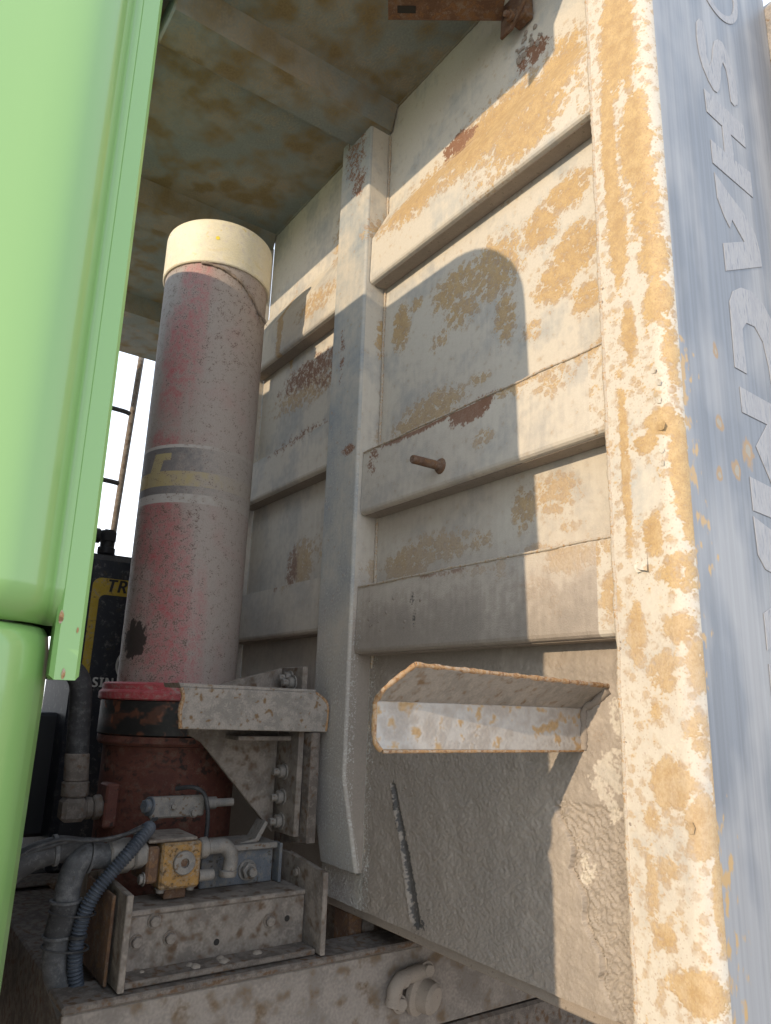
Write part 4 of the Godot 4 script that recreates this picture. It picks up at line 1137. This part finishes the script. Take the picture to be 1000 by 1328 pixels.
func build_hydraulics() -> void:
	var mb := MB.new()
	var t := thing("valve_block", Vector3(-0.73, 1.255, 0.37), "ochre hydraulic valve block with a round plug on its face", "valve")
	mb.box(Vector3(-0.78, 1.274, 0.328), Vector3(-0.682, 1.350, 0.402), 0.004)
	part("body", mb, M.ochreblock, t)
	mb = MB.new()
	mb.box(Vector3(-0.79, 1.3505, 0.335), Vector3(-0.69, 1.357, 0.425), 0.002)
	part("cover_plate", mb, M.mount, t)
	mb = MB.new()
	mb.box(Vector3(-0.775, 1.285, 0.4025), Vector3(-0.690, 1.345, 0.425), 0.004)
	part("flange", mb, M.rust, t)
	mb = MB.new()
	mb.box(Vector3(-0.76, 1.2545, 0.345), Vector3(-0.70, 1.2735, 0.385), 0.002)
	part("foot", mb, M.rust, t)
	mb = MB.new()
	mb.lathe([Vector2(0, 0), Vector2(0.020, 0), Vector2(0.020, 0.005), Vector2(0.0185, 0.0065), Vector2(0.008, 0.0065), Vector2(0.0075, 0.001), Vector2(0, 0.001)], Vector3(-0.682, 1.3165, 0.361), Vector3.RIGHT, 28)
	var plug := part("plug", mb, M.steel, t)
	mb = MB.new()
	mb.lathe([Vector2(0, 0), Vector2(0.0074, 0.0)], Vector3(-0.6806, 1.3165, 0.361), Vector3.RIGHT, 6)
	part("socket", mb, M.rust, plug)
	for q in [[1.292, -0.70], [1.338, -0.70]]:
		put("bolt", bolt_mesh, M.steel, t, aim(Vector3(0, 0, 1), Vector3(q[1], q[0], 0.425), 0.9))
	for q in [[1.281, 0.338], [1.281, 0.393]]:
		put("bolt", bolt_mesh, M.steel, t, aim(Vector3(0, -1, 0.1), Vector3(-0.70, 1.274, q[1]), 0.8))
	mb = MB.new()                           # union to the big hose
	hexbar(mb, Vector3(-0.712, 1.333, 0.425), Vector3(-0.710, 1.332, 0.448), 0.026)
	hexbar(mb, Vector3(-0.710, 1.332, 0.4485), Vector3(-0.708, 1.331, 0.490), 0.029)
	part("hose_union", mb, M.steel, t)
	# return pipe
	t = thing("return_pipe", Vector3(-0.70, 1.28, 0.28), "pale grey steel elbow pipe beside the valve block", "pipe")
	mb = MB.new()
	mb.tube([Vector3(-0.70, 1.334, 0.3275), Vector3(-0.70, 1.336, 0.30), Vector3(-0.70, 1.334, 0.276), Vector3(-0.70, 1.314, 0.262), Vector3(-0.70, 1.284, 0.266)], 0.0135, 18, 0.004)
	part("elbow", mb, M.steel, t)
	mb = MB.new()
	mb.lathe([Vector2(0.0155, 0), Vector2(0.0165, 0.003), Vector2(0.0165, 0.010), Vector2(0.013, 0.012)], Vector3(-0.70, 1.282, 0.2665), Vector3.UP, 20)
	hexbar(mb, Vector3(-0.70, 1.334, 0.327), Vector3(-0.70, 1.335, 0.311), 0.019)
	part("collar", mb, M.steel, t)
	mb = MB.new()
	mb.lathe([Vector2(0, 0), Vector2(0.010, 0), Vector2(0.010, 0.026), Vector2(0.008, 0.029), Vector2(0, 0.029)], Vector3(-0.692, 1.290, 0.3275), Vector3.FORWARD, 18)
	part("drain_stub", mb, M.steel, t)
	# big hose that curves down from the union
	t = thing("delivery_hose", Vector3(-0.71, 1.10, 0.55), "thick grey rubber hydraulic hose curving down from the valve block", "hose")
	mb = MB.new()
	mb.tube([Vector3(-0.708, 1.331, 0.482), Vector3(-0.704, 1.336, 0.515), Vector3(-0.70, 1.33, 0.538), Vector3(-0.70, 1.298, 0.549), Vector3(-0.70, 1.25, 0.551), Vector3(-0.70, 1.215, 0.556), Vector3(-0.70, 1.17, 0.552), Vector3(-0.70, 1.12, 0.528), Vector3(-0.72, 1.05, 0.50), Vector3(-0.75, 0.95, 0.49)], 0.0205, 20, 0.006)
	part("rubber_hose", mb, M.hose_grey, t)
	mb = MB.new()
	mb.tube([Vector3(-0.7, 1.272, 0.5505), Vector3(-0.70, 1.25, 0.551), Vector3(-0.70, 1.218, 0.5555)], 0.0235, 20, 0.006)
	part("sleeve", mb, M.rubber, t)
	for q in [Vector3(-0.7, 1.2715, 0.5505), Vector3(-0.7, 1.2205, 0.5555), Vector3(-0.703, 1.335, 0.52)]:
		mb = MB.new()
		mb.lathe([Vector2(0.021, -0.003), Vector2(0.0255, -0.002), Vector2(0.0255, 0.002), Vector2(0.021, 0.003)], q, Vector3(0, 0.12, 1).normalized() if q.y > 1.3 else Vector3(0, 1, 0), 24)
		part("hose_clip", mb, M.hose_grey, t)
	t = thing("suction_hose", Vector3(-0.76, 1.10, 0.66), "second grey hose arching towards the cab under the green panel", "hose")
	mb = MB.new()
	mb.tube([Vector3(-0.725, 1.334, 0.500), Vector3(-0.72, 1.345, 0.545), Vector3(-0.715, 1.348, 0.575), Vector3(-0.71, 1.335, 0.62), Vector3(-0.72, 1.29, 0.665), Vector3(-0.74, 1.20, 0.69), Vector3(-0.76, 1.0, 0.70)], 0.0215, 20, 0.006)
	part("rubber_hose", mb, M.rubber, t)
	mb = MB.new()
	mb.lathe([Vector2(0.0215, -0.004), Vector2(0.025, -0.003), Vector2(0.025, 0.003), Vector2(0.0215, 0.004)], Vector3(-0.715, 1.348, 0.575), Vector3(0, -0.1, 1).normalized(), 24)
	part("hose_clip", mb, M.hose_grey, t)
	# ribbed conduit
	t = thing("ribbed_conduit", Vector3(-0.69, 1.10, 0.52), "thin ribbed blue-grey cable conduit draped over the hose union", "conduit")
	mb = MB.new()
	mb.tube([Vector3(-0.72, 1.372, 0.418), Vector3(-0.692, 1.372, 0.431), Vector3(-0.672, 1.345, 0.462), Vector3(-0.670, 1.315, 0.490), Vector3(-0.672, 1.285, 0.513), Vector3(-0.676, 1.25, 0.526), Vector3(-0.678, 1.20, 0.531), Vector3(-0.68, 1.15, 0.523), Vector3(-0.68, 1.11, 0.503), Vector3(-0.70, 1.02, 0.49)], 0.0112, 14, 0.0014, 0.0014, 0.0054)
	part("conduit_tube", mb, M.conduit, t)
	mb = MB.new()
	mb.lathe([Vector2(0.0105, -0.003), Vector2(0.0145, -0.002), Vector2(0.0145, 0.002), Vector2(0.0105, 0.003)], Vector3(-0.676, 1.222, 0.5305), Vector3(0, 1, 0), 16)
	part("cable_tie", mb, M.rubber, t)
	t = thing("wiring_loom", Vector3(-0.74, 1.10, 0.60), "two thin black wires strapped alongside the grey hoses", "wiring")
	for w in [[0.0, 0.0], [0.012, 0.006]]:
		mb = MB.new()
		mb.tube([Vector3(-0.735, 1.385, 0.40 + w[1]), Vector3(-0.70 + w[0], 1.378, 0.44), Vector3(-0.69 + w[0], 1.362 + w[1], 0.49), Vector3(-0.688 + w[0], 1.366, 0.535), Vector3(-0.69, 1.36 + w[1], 0.585), Vector3(-0.70, 1.33, 0.64 + w[1]), Vector3(-0.72, 1.2, 0.69)], 0.0032, 8, 0.006)
		part("wire", mb, M.rubber, t)
	for q in [Vector3(-0.688, 1.256, 0.541), Vector3(-0.69, 1.205, 0.545)]:
		mb = MB.new()
		var lp := []
		for k in 17: lp.append(q + Vector3(cos(TAU * k / 16.0) * 0.034, 0.004 * sin(TAU * k / 16.0), sin(TAU * k / 16.0) * 0.036))
		mb.tube(lp, 0.0018, 6, 0.006)
		part("cable_tie", mb, M.rubber, t)
	# pressure line with its elbow on the cylinder port
	t = thing("pressure_line", Vector3(-1.0, 1.36, 0.48), "dusty black hose with steel elbow screwed into the cylinder port block", "hose")
	mb = MB.new()
	mb.tube([Vector3(-1.0, 1.465, 0.489), Vector3(-1.0, 1.53, 0.494), Vector3(-1.0, 1.60, 0.499), Vector3(-1.0, 1.635, 0.508), Vector3(-1.0, 1.655, 0.535), Vector3(-1.02, 1.65, 0.58), Vector3(-1.05, 1.6, 0.64)], 0.0225, 18, 0.006)
	part("rubber_hose", mb, M.rubber, t)
	mb = MB.new()
	mb.lathe([Vector2(0.02, 0), Vector2(0.0245, 0.002), Vector2(0.0245, 0.052), Vector2(0.023, 0.055)], Vector3(-1.0, 1.428, 0.486), Vector3(0, 1, 0.08).normalized(), 22)
	hexbar(mb, Vector3(-1.0, 1.397, 0.484), Vector3(-1.0, 1.428, 0.486), 0.028)
	part("ferrule", mb, M.chassis, t)
	mb = MB.new()
	mb.box(Vector3(-1.026, 1.350, 0.462), Vector3(-0.974, 1.396, 0.510), 0.008)
	hexbar(mb, Vector3(-1.0, 1.373, 0.462), Vector3(-1.0, 1.374, 0.447), 0.022)
	hexbar(mb, Vector3(-1.0, 1.374, 0.4465), Vector3(-1.0, 1.375, 0.4285), 0.025)
	part("elbow", mb, M.chassis, t)
	# limit switch bar and its cable in front of the barrel
	t = thing("limit_switch", Vector3(-0.80, 1.39, 0.33), "dusty grey switch bar with bolts in front of the rusty barrel", "switch")
	mb = MB.new()
	mb.box(Vector3(-0.80, 1.377, 0.288), Vector3(-0.785, 1.416, 0.396), 0.003)
	part("bar", mb, M.steel, t)
	put("bolt", bolt_mesh, M.bluesteel, t, aim(Vector3(0.3, 0.1, 1), Vector3(-0.792, 1.399, 0.396), 1.4))
	put("bolt", bolt_mesh, M.steel, t, aim(Vector3(1, 0, 0), Vector3(-0.785, 1.398, 0.352), 0.6))
	put("bolt", bolt_mesh, M.steel, t, aim(Vector3(1, 0, 0), Vector3(-0.785, 1.385, 0.310), 0.8))
	mb = MB.new()
	hexbar(mb, Vector3(-0.79, 1.40, 0.2875), Vector3(-0.79, 1.40, 0.262), 0.012)
	mb.lathe([Vector2(0, 0), Vector2(0.008, 0), Vector2(0.008, 0.035), Vector2(0, 0.035)], Vector3(-0.79, 1.40, 0.262), Vector3.FORWARD, 14)
	part("stud", mb, M.steel, t)
	mb = MB.new()
	mb.tube([Vector3(-0.80, 1.428, 0.345), Vector3(-0.778, 1.432, 0.318), Vector3(-0.768, 1.418, 0.297), Vector3(-0.765, 1.38, 0.288), Vector3(-0.762, 1.33, 0.290), Vector3(-0.762, 1.28, 0.295)], 0.0042, 10, 0.006)
	part("cable", mb, M.rubber, t)

func build_chassis() -> void:
	var t := thing("chassis_frame", Vector3(-1.06, 0.7, -0.5), "dusty brown chassis rails and crossmembers under the cylinder and load body", "chassis")
	for s in [1.0, -1.0]:
		var xo: float = -1.06 + 0.46 * s
		var mb := MB.new()
		mb.box(Vector3(minf(xo, xo - 0.008 * s), 0.99, -4.4), Vector3(maxf(xo, xo - 0.008 * s), 1.137, 0.56), 0.002)
		part("subframe_rail", mb, M.rail, t)
		mb = MB.new()
		mb.box(Vector3(minf(xo + 0.004 * s, xo - 0.09 * s), 1.138, -4.4), Vector3(maxf(xo + 0.004 * s, xo - 0.09 * s), 1.150, 0.562), 0.003)
		part("subframe_flange", mb, M.chassis, t)
		mb = MB.new()
		mb.box(Vector3(minf(xo + 0.002 * s, xo - 0.08 * s), 0.70, -4.4), Vector3(maxf(xo + 0.002 * s, xo - 0.08 * s), 0.985, 2.6), 0.006)
		part("main_rail", mb, M.chassis, t)
	for z in [0.50, -0.35, -2.2]:
		var mb := MB.new()
		mb.box(Vector3(-1.50, 0.76, z - 0.10), Vector3(-0.685, 1.13, z + 0.04), 0.004)
		part("crossmember", mb, M.chassis, t)
	var mb2 := MB.new()                     # greasy clamp casting on the near rail
	mb2.lathe([Vector2(0, 0), Vector2(0.036, 0), Vector2(0.040, 0.004), Vector2(0.040, 0.014), Vector2(0.030, 0.02), Vector2(0.028, 0.042), Vector2(0.022, 0.048), Vector2(0, 0.048)], Vector3(-0.6, 1.060, -0.105), Vector3(0.86, -0.12, -0.3).normalized(), 26)
	mb2.tube([Vector3(-0.585, 1.098, -0.115), Vector3(-0.58, 1.09, -0.05), Vector3(-0.58, 1.05, -0.035)], 0.014, 12, 0.006, 0.0, 1.0, 0.001)
	var cast := part("clamp_casting", mb2, M.mud, t, "mud-covered clamp casting with bolt heads")
	for q in [[1.092, -0.060], [1.052, -0.052], [1.100, -0.118]]:
		put("bolt", bolt_mesh, M.mud, cast, aim(Vector3(1, 0.1, 0.1), Vector3(-0.580, q[0], q[1]), 1.25))
	# gearbox and tray that close the view under the cab
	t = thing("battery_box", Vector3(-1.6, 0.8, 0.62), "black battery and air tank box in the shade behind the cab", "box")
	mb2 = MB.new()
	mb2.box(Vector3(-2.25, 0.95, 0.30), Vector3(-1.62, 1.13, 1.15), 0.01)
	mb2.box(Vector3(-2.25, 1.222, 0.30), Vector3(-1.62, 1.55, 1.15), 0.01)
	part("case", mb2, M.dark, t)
	mb2 = MB.new()
	mb2.lathe([Vector2(0, 0), Vector2(0.09, 0.01), Vector2(0.12, 0.04), Vector2(0.12, 0.62), Vector2(0.09, 0.65), Vector2(0, 0.66)], Vector3(-1.52, 1.0, 0.50), Vector3.BACK, 30)
	part("air_tank", mb2, M.dark, t)
	mb2 = MB.new()
	mb2.tube([Vector3(-2.2, 1.20, 0.2), Vector3(-2.2, 1.19, 0.5)], 0.009, 10, 0.02)
	part("rod", mb2, M.steel, t)
	t = thing("gearbox", Vector3(-1.06, 0.7, 1.3), "dark gearbox casing between the rails under the cab", "gearbox")
	mb2 = MB.new()
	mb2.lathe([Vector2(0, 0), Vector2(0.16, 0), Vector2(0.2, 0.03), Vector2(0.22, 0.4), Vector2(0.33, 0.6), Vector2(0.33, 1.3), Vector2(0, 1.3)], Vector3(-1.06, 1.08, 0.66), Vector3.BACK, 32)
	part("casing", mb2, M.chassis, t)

func build_tank() -> void:
	var t := thing("oil_tank", Vector3(-1.68, 1.14, 0.25), "black hydraulic oil tank with yellow-framed label standing behind the cylinder", "tank")
	var mb := MB.new()
	mb.box(Vector3(-1.86, 1.14, 0.02), Vector3(-1.50, 2.0, 0.408), 0.018)
	part("tank_body", mb, M.navy, t)
	mb = MB.new()
	mb.box(Vector3(-1.80, 2.0, 0.06), Vector3(-1.56, 2.012, 0.36), 0.004)
	var lid := part("lid", mb, M.dark, t)
	for z in [0.09, 0.20, 0.33]:
		put("bolt", bolt_mesh, M.dark, lid, aim(Vector3.UP, Vector3(-1.57, 2.012, z), 0.9))
	mb = MB.new()
	hexbar(mb, Vector3(-1.58, 2.012, 0.343), Vector3(-1.58, 2.035, 0.343), 0.026)
	mb.lathe([Vector2(0.02, 0), Vector2(0.021, 0.05), Vector2(0, 0.052)], Vector3(-1.58, 2.035, 0.343), Vector3.UP, 18)
	mb.box(Vector3(-1.602, 2.045, 0.322), Vector3(-1.558, 2.088, 0.364), 0.008)
	hexbar(mb, Vector3(-1.58, 2.067, 0.366), Vector3(-1.58, 2.067, 0.402), 0.023)
	mb.tube([Vector3(-1.58, 2.067, 0.40), Vector3(-1.58, 2.067, 0.46), Vector3(-1.58, 2.04, 0.52), Vector3(-1.58, 1.9, 0.55), Vector3(-1.58, 1.5, 0.56)], 0.016, 12, 0.01)
	part("filler_elbow", mb, M.dark, t)
	# yellow frame of the label: thick top bar, thin sides, rounded corners
	mb = MB.new()
	var outer := []
	var inner := []
	for k in 7:
		var an := PI * 0.5 * k / 6.0
		outer.append(Vector2(0.362 + 0.026 * cos(an), 1.906 + 0.024 * sin(an)))
		inner.append(Vector2(0.348 + 0.018 * cos(an), 1.866 + 0.016 * sin(an)))
	outer.push_front(Vector2(0.388, 1.60))
	inner.push_front(Vector2(0.366, 1.60))
	outer.append(Vector2(0.06, 1.930))
	inner.append(Vector2(0.06, 1.882))
	for i in range(outer.size() - 1):
		mb.face([outer[i], outer[i + 1], inner[i + 1], inner[i]].map(func(p): return Vector3(-1.4988, p.y, p.x)), Vector3.RIGHT)
	var lab := part("label_frame", mb, M.yellow, t)
	var fnt := SystemFont.new()
	fnt.font_names = PackedStringArray(["Droid Sans"])
	fnt.font_weight = 700
	for w in [["TRU", 0.352, 1.889, 0.036, M.ink, 0.16], ["SIN", 0.356, 1.622, 0.026, M.white, 0.0]]:
		var tm := TextMesh.new()
		tm.text = w[0]
		tm.font = fnt
		tm.font_size = 64
		tm.pixel_size = w[3] / 46.0
		tm.depth = 0.0006
		tm.horizontal_alignment = HORIZONTAL_ALIGNMENT_LEFT
		tm.vertical_alignment = VERTICAL_ALIGNMENT_BOTTOM
		var o := MeshInstance3D.new()
		o.name = "lettering"
		o.mesh = tm
		o.material_override = w[4]
		lab.add_child(o, true)
		# text runs along -z, faces +x, slanted when italic
		o.transform = Transform3D(Basis(Vector3(0, 0, -1), Vector3(0, 1, -w[5]), Vector3(1, 0, 0)), Vector3(-1.4980, w[2] - w[3] * 0.27, w[1]))
	mb = MB.new()
	for k in 40:
		var a0 := TAU * k / 40.0
		var a1 := TAU * (k + 1) / 40.0
		var cc := Vector2(0.245, 1.688)
		mb.face([cc + Vector2(cos(a0), sin(a0)) * 0.052, cc + Vector2(cos(a1), sin(a1)) * 0.052, cc + Vector2(cos(a1), sin(a1)) * 0.046, cc + Vector2(cos(a0), sin(a0)) * 0.046].map(func(p): return Vector3(-1.4986, p.y, p.x)), Vector3.RIGHT)
	part("label_ring", mb, M.white, lab)
	# ladder on the far side
	t = thing("side_ladder", Vector3(-2.53, 1.2, 0.2), "thin steel ladder against the sky at the far side of the load body", "ladder")
	for z in [0.0, 0.30]:
		mb = MB.new()
		mb.tube([Vector3(-2.53, 1.2, 0.105 + z), Vector3(-2.53, 2.2, 0.092 + z), Vector3(-2.53, 3.1, 0.066 + z), Vector3(-2.53, 3.3, 0.06 + z)], 0.0135, 12, 0.05)
		part("rail", mb, M.mount, t)
	for y in [1.5, 1.84, 2.175, 2.510, 2.845]:
		mb = MB.new()
		mb.tube([Vector3(-2.53, y - 0.008, 0.08), Vector3(-2.53, y, 0.13), Vector3(-2.53, y + 0.004, 0.39)], 0.0105, 10, 0.02)
		part("rung", mb, M.dark, t)

# ------------------------------------------------------------------ the cab
func cab_plan(ins: float, insz: float) -> Array:
	# from the front of the near side back to the lip, then across the rear wall; Vector4(x, z, nx, nz)
	var o := []
	# normal angle along the side: bulging to the front, turning in over the last centimetres
	var prof := [[2.3, 0.5], [1.15, 1.0], [1.02, 6.0], [0.95, 15.0], [0.90, 21.0], [0.86, 22.0], [0.845, 20.0], [0.83, 14.0], [0.822, 8.0], [0.816, 1.0], [0.810, -7.0], [0.804, -15.0], [0.797, -25.0], [0.790, -36.0], [0.784, -46.0], [0.779, -54.0], [0.775, -60.0]]
	var xs := [0.0]
	for k in range(prof.size() - 1, 0, -1):
		var am := deg_to_rad((prof[k][1] + prof[k - 1][1]) * 0.5)
		xs.push_front(xs[0] - tan(am) * (prof[k - 1][0] - prof[k][0]))
	for k in prof.size():
		var an := deg_to_rad(prof[k][1])
		o.append(Vector4(xs[k] - ins, prof[k][0] + insz * (1.0 if prof[k][0] < 1.0 else 0.0), cos(an), sin(an)))
	o.append(Vector4(-0.003 - ins, 0.7715 + insz, cos(deg_to_rad(-20)), sin(deg_to_rad(-20))))
	o.append(Vector4(-0.0005 - ins, 0.7690 + insz, cos(deg_to_rad(20)), sin(deg_to_rad(20))))
	o.append(Vector4(0.0005 - ins, 0.766 + insz, cos(deg_to_rad(-8)), sin(deg_to_rad(-8))))
	o.append(Vector4(-0.002 - ins, 0.752 + insz, cos(deg_to_rad(-12)), sin(deg_to_rad(-12))))
	o.append(Vector4(-0.006 - ins, 0.746 + insz, cos(deg_to_rad(-50)), sin(deg_to_rad(-50))))
	o.append(Vector4(-0.012 - ins, 0.744 + insz, 0.0, -1.0))
	o.append(Vector4(-0.10 - ins, 0.744 + insz, 0.0, -1.0))
	o.append(Vector4(-1.18, 0.744 + insz, 0.0, -1.0))
	return o

func shell(mb: MB, levels: Array, lo_lip := 99.0) -> void:
	var lean := func(y: float) -> float: return -0.014 + 0.0434 * (minf(y, 2.6) - 1.65)
	for i in range(levels.size() - 1):
		var A := cab_plan(levels[i][1] + lean.call(levels[i][0]), levels[i][2])
		var B := cab_plan(levels[i + 1][1] + lean.call(levels[i + 1][0]), levels[i + 1][2])
		for k in range(A.size() - 1):
			var mir := [1.0, -1.0]
			for s in mir:
				var P := []
				var N := []
				for q in [[A[k], levels[i]], [A[k + 1], levels[i]], [B[k + 1], levels[i + 1]], [B[k], levels[i + 1]]]:
					var v: Vector4 = q[0]
					var up: float = q[1][3]
					var x := v.x if s > 0.0 else -2.36 - v.x
					P.append(Vector3(x, q[1][0], v.y))
					N.append(Vector3(v.z * s, 0, v.w) * cos(up) + Vector3.UP * sin(up))
				mb.quad_s(P, N, [Vector2.ZERO, Vector2.ZERO, Vector2.ZERO, Vector2.ZERO])

func build_cab() -> void:
	var t := thing("truck_cab", Vector3(-1.18, 1.0, 1.5), "glossy light green truck cab, its rear corner panel close by", "truck cab")
	var mb := MB.new()
	var lv := [[1.657, 0.014, 0.0, -1.35], [1.660, 0.009, 0.0, -1.1], [1.666, 0.005, 0.0, -0.8], [1.676, 0.0015, 0.0, -0.4], [1.690, 0.0, 0.0, 0.0], [2.60, 0.0, 0.0, 0.0]]
	for k in range(1, 9):
		var an := PI * 0.5 * k / 8.0
		lv.append([2.60 + 0.185 * sin(an), 0.185 * (1.0 - cos(an)), 0.02 * (1.0 - cos(an)), an])
	shell(mb, lv)
	mb.face([Vector3(-0.20, 2.785, 2.3), Vector3(-2.2, 2.785, 2.3), Vector3(-2.2, 2.785, 0.762), Vector3(-0.20, 2.785, 0.762)], Vector3.UP)
	mb.face([Vector3(0.036, 1.66, 2.3), Vector3(-2.39, 1.66, 2.3), Vector3(-2.2, 2.785, 2.3), Vector3(-0.20, 2.785, 2.3)], Vector3.BACK)
	mb.face([Vector3(0.024, 1.663, 2.3), Vector3(-2.38, 1.663, 2.3), Vector3(-2.38, 1.663, 0.79), Vector3(0.0, 1.663, 0.79)], Vector3.DOWN)
	part("cab_shell", mb, M.green, t)
	mb = MB.new()                           # seam lip that hangs below the corner
	mb.prism([Vector2(-0.004, 1.612), Vector2(0.0165, 1.612), Vector2(-0.0255, 2.59), Vector2(-0.046, 2.59)], "z", 0.7435, 0.7675, 0.0035)
	part("seam_lip", mb, M.green, t, "narrow green lip with rust at its lower end")
	for q in [[1.617, 0.757, 0.0035], [1.664, 0.7645, 0.0045], [1.654, 0.750, 0.002]]:
		mb = MB.new()
		var rp := []
		for k in 9:
			var an := TAU * k / 9.0
			rp.append(Vector3(0.0170 - 0.0434 * (q[0] - 1.612), q[0] + sin(an) * q[2] * (0.8 + 0.4 * fmod(k * 0.37, 1.0)) * 1.3, q[1] + cos(an) * q[2] * 0.45))
		mb.face(rp, Vector3.RIGHT)
		part("rust_spot", mb, M.edge, t)
	# lower rear quarter below the gap
	mb = MB.new()
	var prof := []
	var lower := [[1.05, 0.0, 0.0], [1.60, 0.0, 0.0], [1.636, 0.001, 0.1], [1.648, 0.003, 0.5], [1.654, 0.007, 1.0], [1.6565, 0.013, 1.5]]
	var plan := []
	plan.append([0.046, 1.9, 0.0])
	for k in 14:
		var f := k / 13.0
		var an := deg_to_rad(lerpf(0.0, -88.0, pow(f, 1.9)))
		plan.append([0.044 - 0.050 * pow(f, 3.0), lerpf(0.89, 0.7655, 1.0 - pow(1.0 - f, 1.25)), an])
	plan.append([-0.30, 0.7655, -PI / 2])
	for i in range(lower.size() - 1):
		for k in range(plan.size() - 1):
			var P := []
			var N := []
			for q in [[plan[k], lower[i]], [plan[k + 1], lower[i]], [plan[k + 1], lower[i + 1]], [plan[k], lower[i + 1]]]:
				var an: float = q[0][2]
				var out := Vector3(cos(an), 0, sin(an))
				P.append(Vector3(q[0][0], q[1][0], q[0][1]) - out * q[1][1])
				N.append(out * cos(q[1][2]) + Vector3.UP * sin(q[1][2]))
			mb.quad_s(P, N, [Vector2.ZERO, Vector2.ZERO, Vector2.ZERO, Vector2.ZERO])
	mb.face([Vector3(0.026, 1.655, 1.9), Vector3(-0.3, 1.655, 1.9), Vector3(-0.3, 1.655, 0.785), Vector3(0.01, 1.655, 0.785)], Vector3.UP)
	part("lower_quarter_panel", mb, M.green, t)
	mb = MB.new()
	mb.box(Vector3(-2.1, 1.05, 1.15), Vector3(-0.32, 1.64, 2.2), 0.01)
	part("cab_underside", mb, M.chassis, t)
	mb = MB.new()                           # unseen grey panel, added so the bounce light on the headboard stays neutral
	mb.box(Vector3(-2.30, 1.68, 0.733), Vector3(-0.075, 2.58, 0.7425), 0.003)
	part("added_bounce_panel", mb, M.guard, t)
	mb = MB.new()
	mb.box(Vector3(-2.30, 1.60, 0.84), Vector3(-0.06, 1.72, 2.2), 0.004)  # box added inside the shell to block sun coming through the panel seam
	part("added_sun_blocker", mb, M.chassis, t)

func _ready() -> void:
	# --- camera, sky, sun, exposure
	var cam := Camera3D.new()
	cam.position = Vector3(0.686, 1.6, 0.9)
	cam.rotation_order = EULER_ORDER_YXZ
	cam.rotation = Vector3(deg_to_rad(14.76), deg_to_rad(55.1), deg_to_rad(1.84))
	cam.fov = 69.9
	cam.near = 0.05
	cam.far = 3000.0
	add_child(cam)
	cam.current = true
	var we := WorldEnvironment.new()
	var env := Environment.new()
	var skm := ProceduralSkyMaterial.new()
	skm.sky_top_color = Color(0.70, 0.75, 0.82)
	skm.sky_horizon_color = Color(0.93, 0.94, 0.95)
	skm.sky_curve = 0.22
	skm.ground_bottom_color = Color(0.42, 0.38, 0.33)
	skm.ground_horizon_color = Color(0.80, 0.80, 0.80)
	skm.sun_angle_max = 1.0
	skm.energy_multiplier = 1.0
	var sky := Sky.new()
	sky.sky_material = skm
	env.background_mode = Environment.BG_SKY
	env.sky = sky
	env.background_energy_multiplier = 2.2
	env.tonemap_mode = Environment.TONE_MAPPER_LINEAR
	env.tonemap_exposure = 1.25
	env.sdfgi_enabled = true
	env.ssao_enabled = true
	env.ssil_enabled = true
	we.environment = env
	add_child(we)
	var sun := DirectionalLight3D.new()
	sun.light_energy = 0.98
	sun.light_color = Color(1.0, 0.9, 0.76)
	sun.light_angular_distance = 0.55
	sun.shadow_enabled = true
	add_child(sun)
	sun.look_at_from_position(Vector3(0.21, 0.33, 1.0) * 10.0, Vector3.ZERO, Vector3.UP)

	make_materials()
	M.underside_tone = M.mud  # colour of the strips under the ribs
	M.rail = grime(251, Color(0.17, 0.148, 0.13), Color(0.215, 0.19, 0.167), Color(0.135, 0.095, 0.06), 0.24, Color(0.235, 0.205, 0.178), 0.42, 0.9, 1.1, 512, 0.3, 2.5)
	M.tape = plain(Color(0.24, 0.19, 0.15), 0.8)
	M.yellowdab = plain(Color(0.75, 0.6, 0.05), 0.6)
	M.conduit = plain(Color(0.05, 0.06, 0.078), 0.55)
	small_shapes()
	# --- setting
	var mb := MB.new()
	mb.face([Vector3(-600, 0, -600), Vector3(600, 0, -600), Vector3(600, 0, 600), Vector3(-600, 0, 600)], Vector3.UP)
	structure("ground", mb, M.ground)
	# --- objects
	build_body()
	build_cab()
	build_cylinder()
	build_chassis()
	build_mount()
	build_tank()
	build_hydraulics()
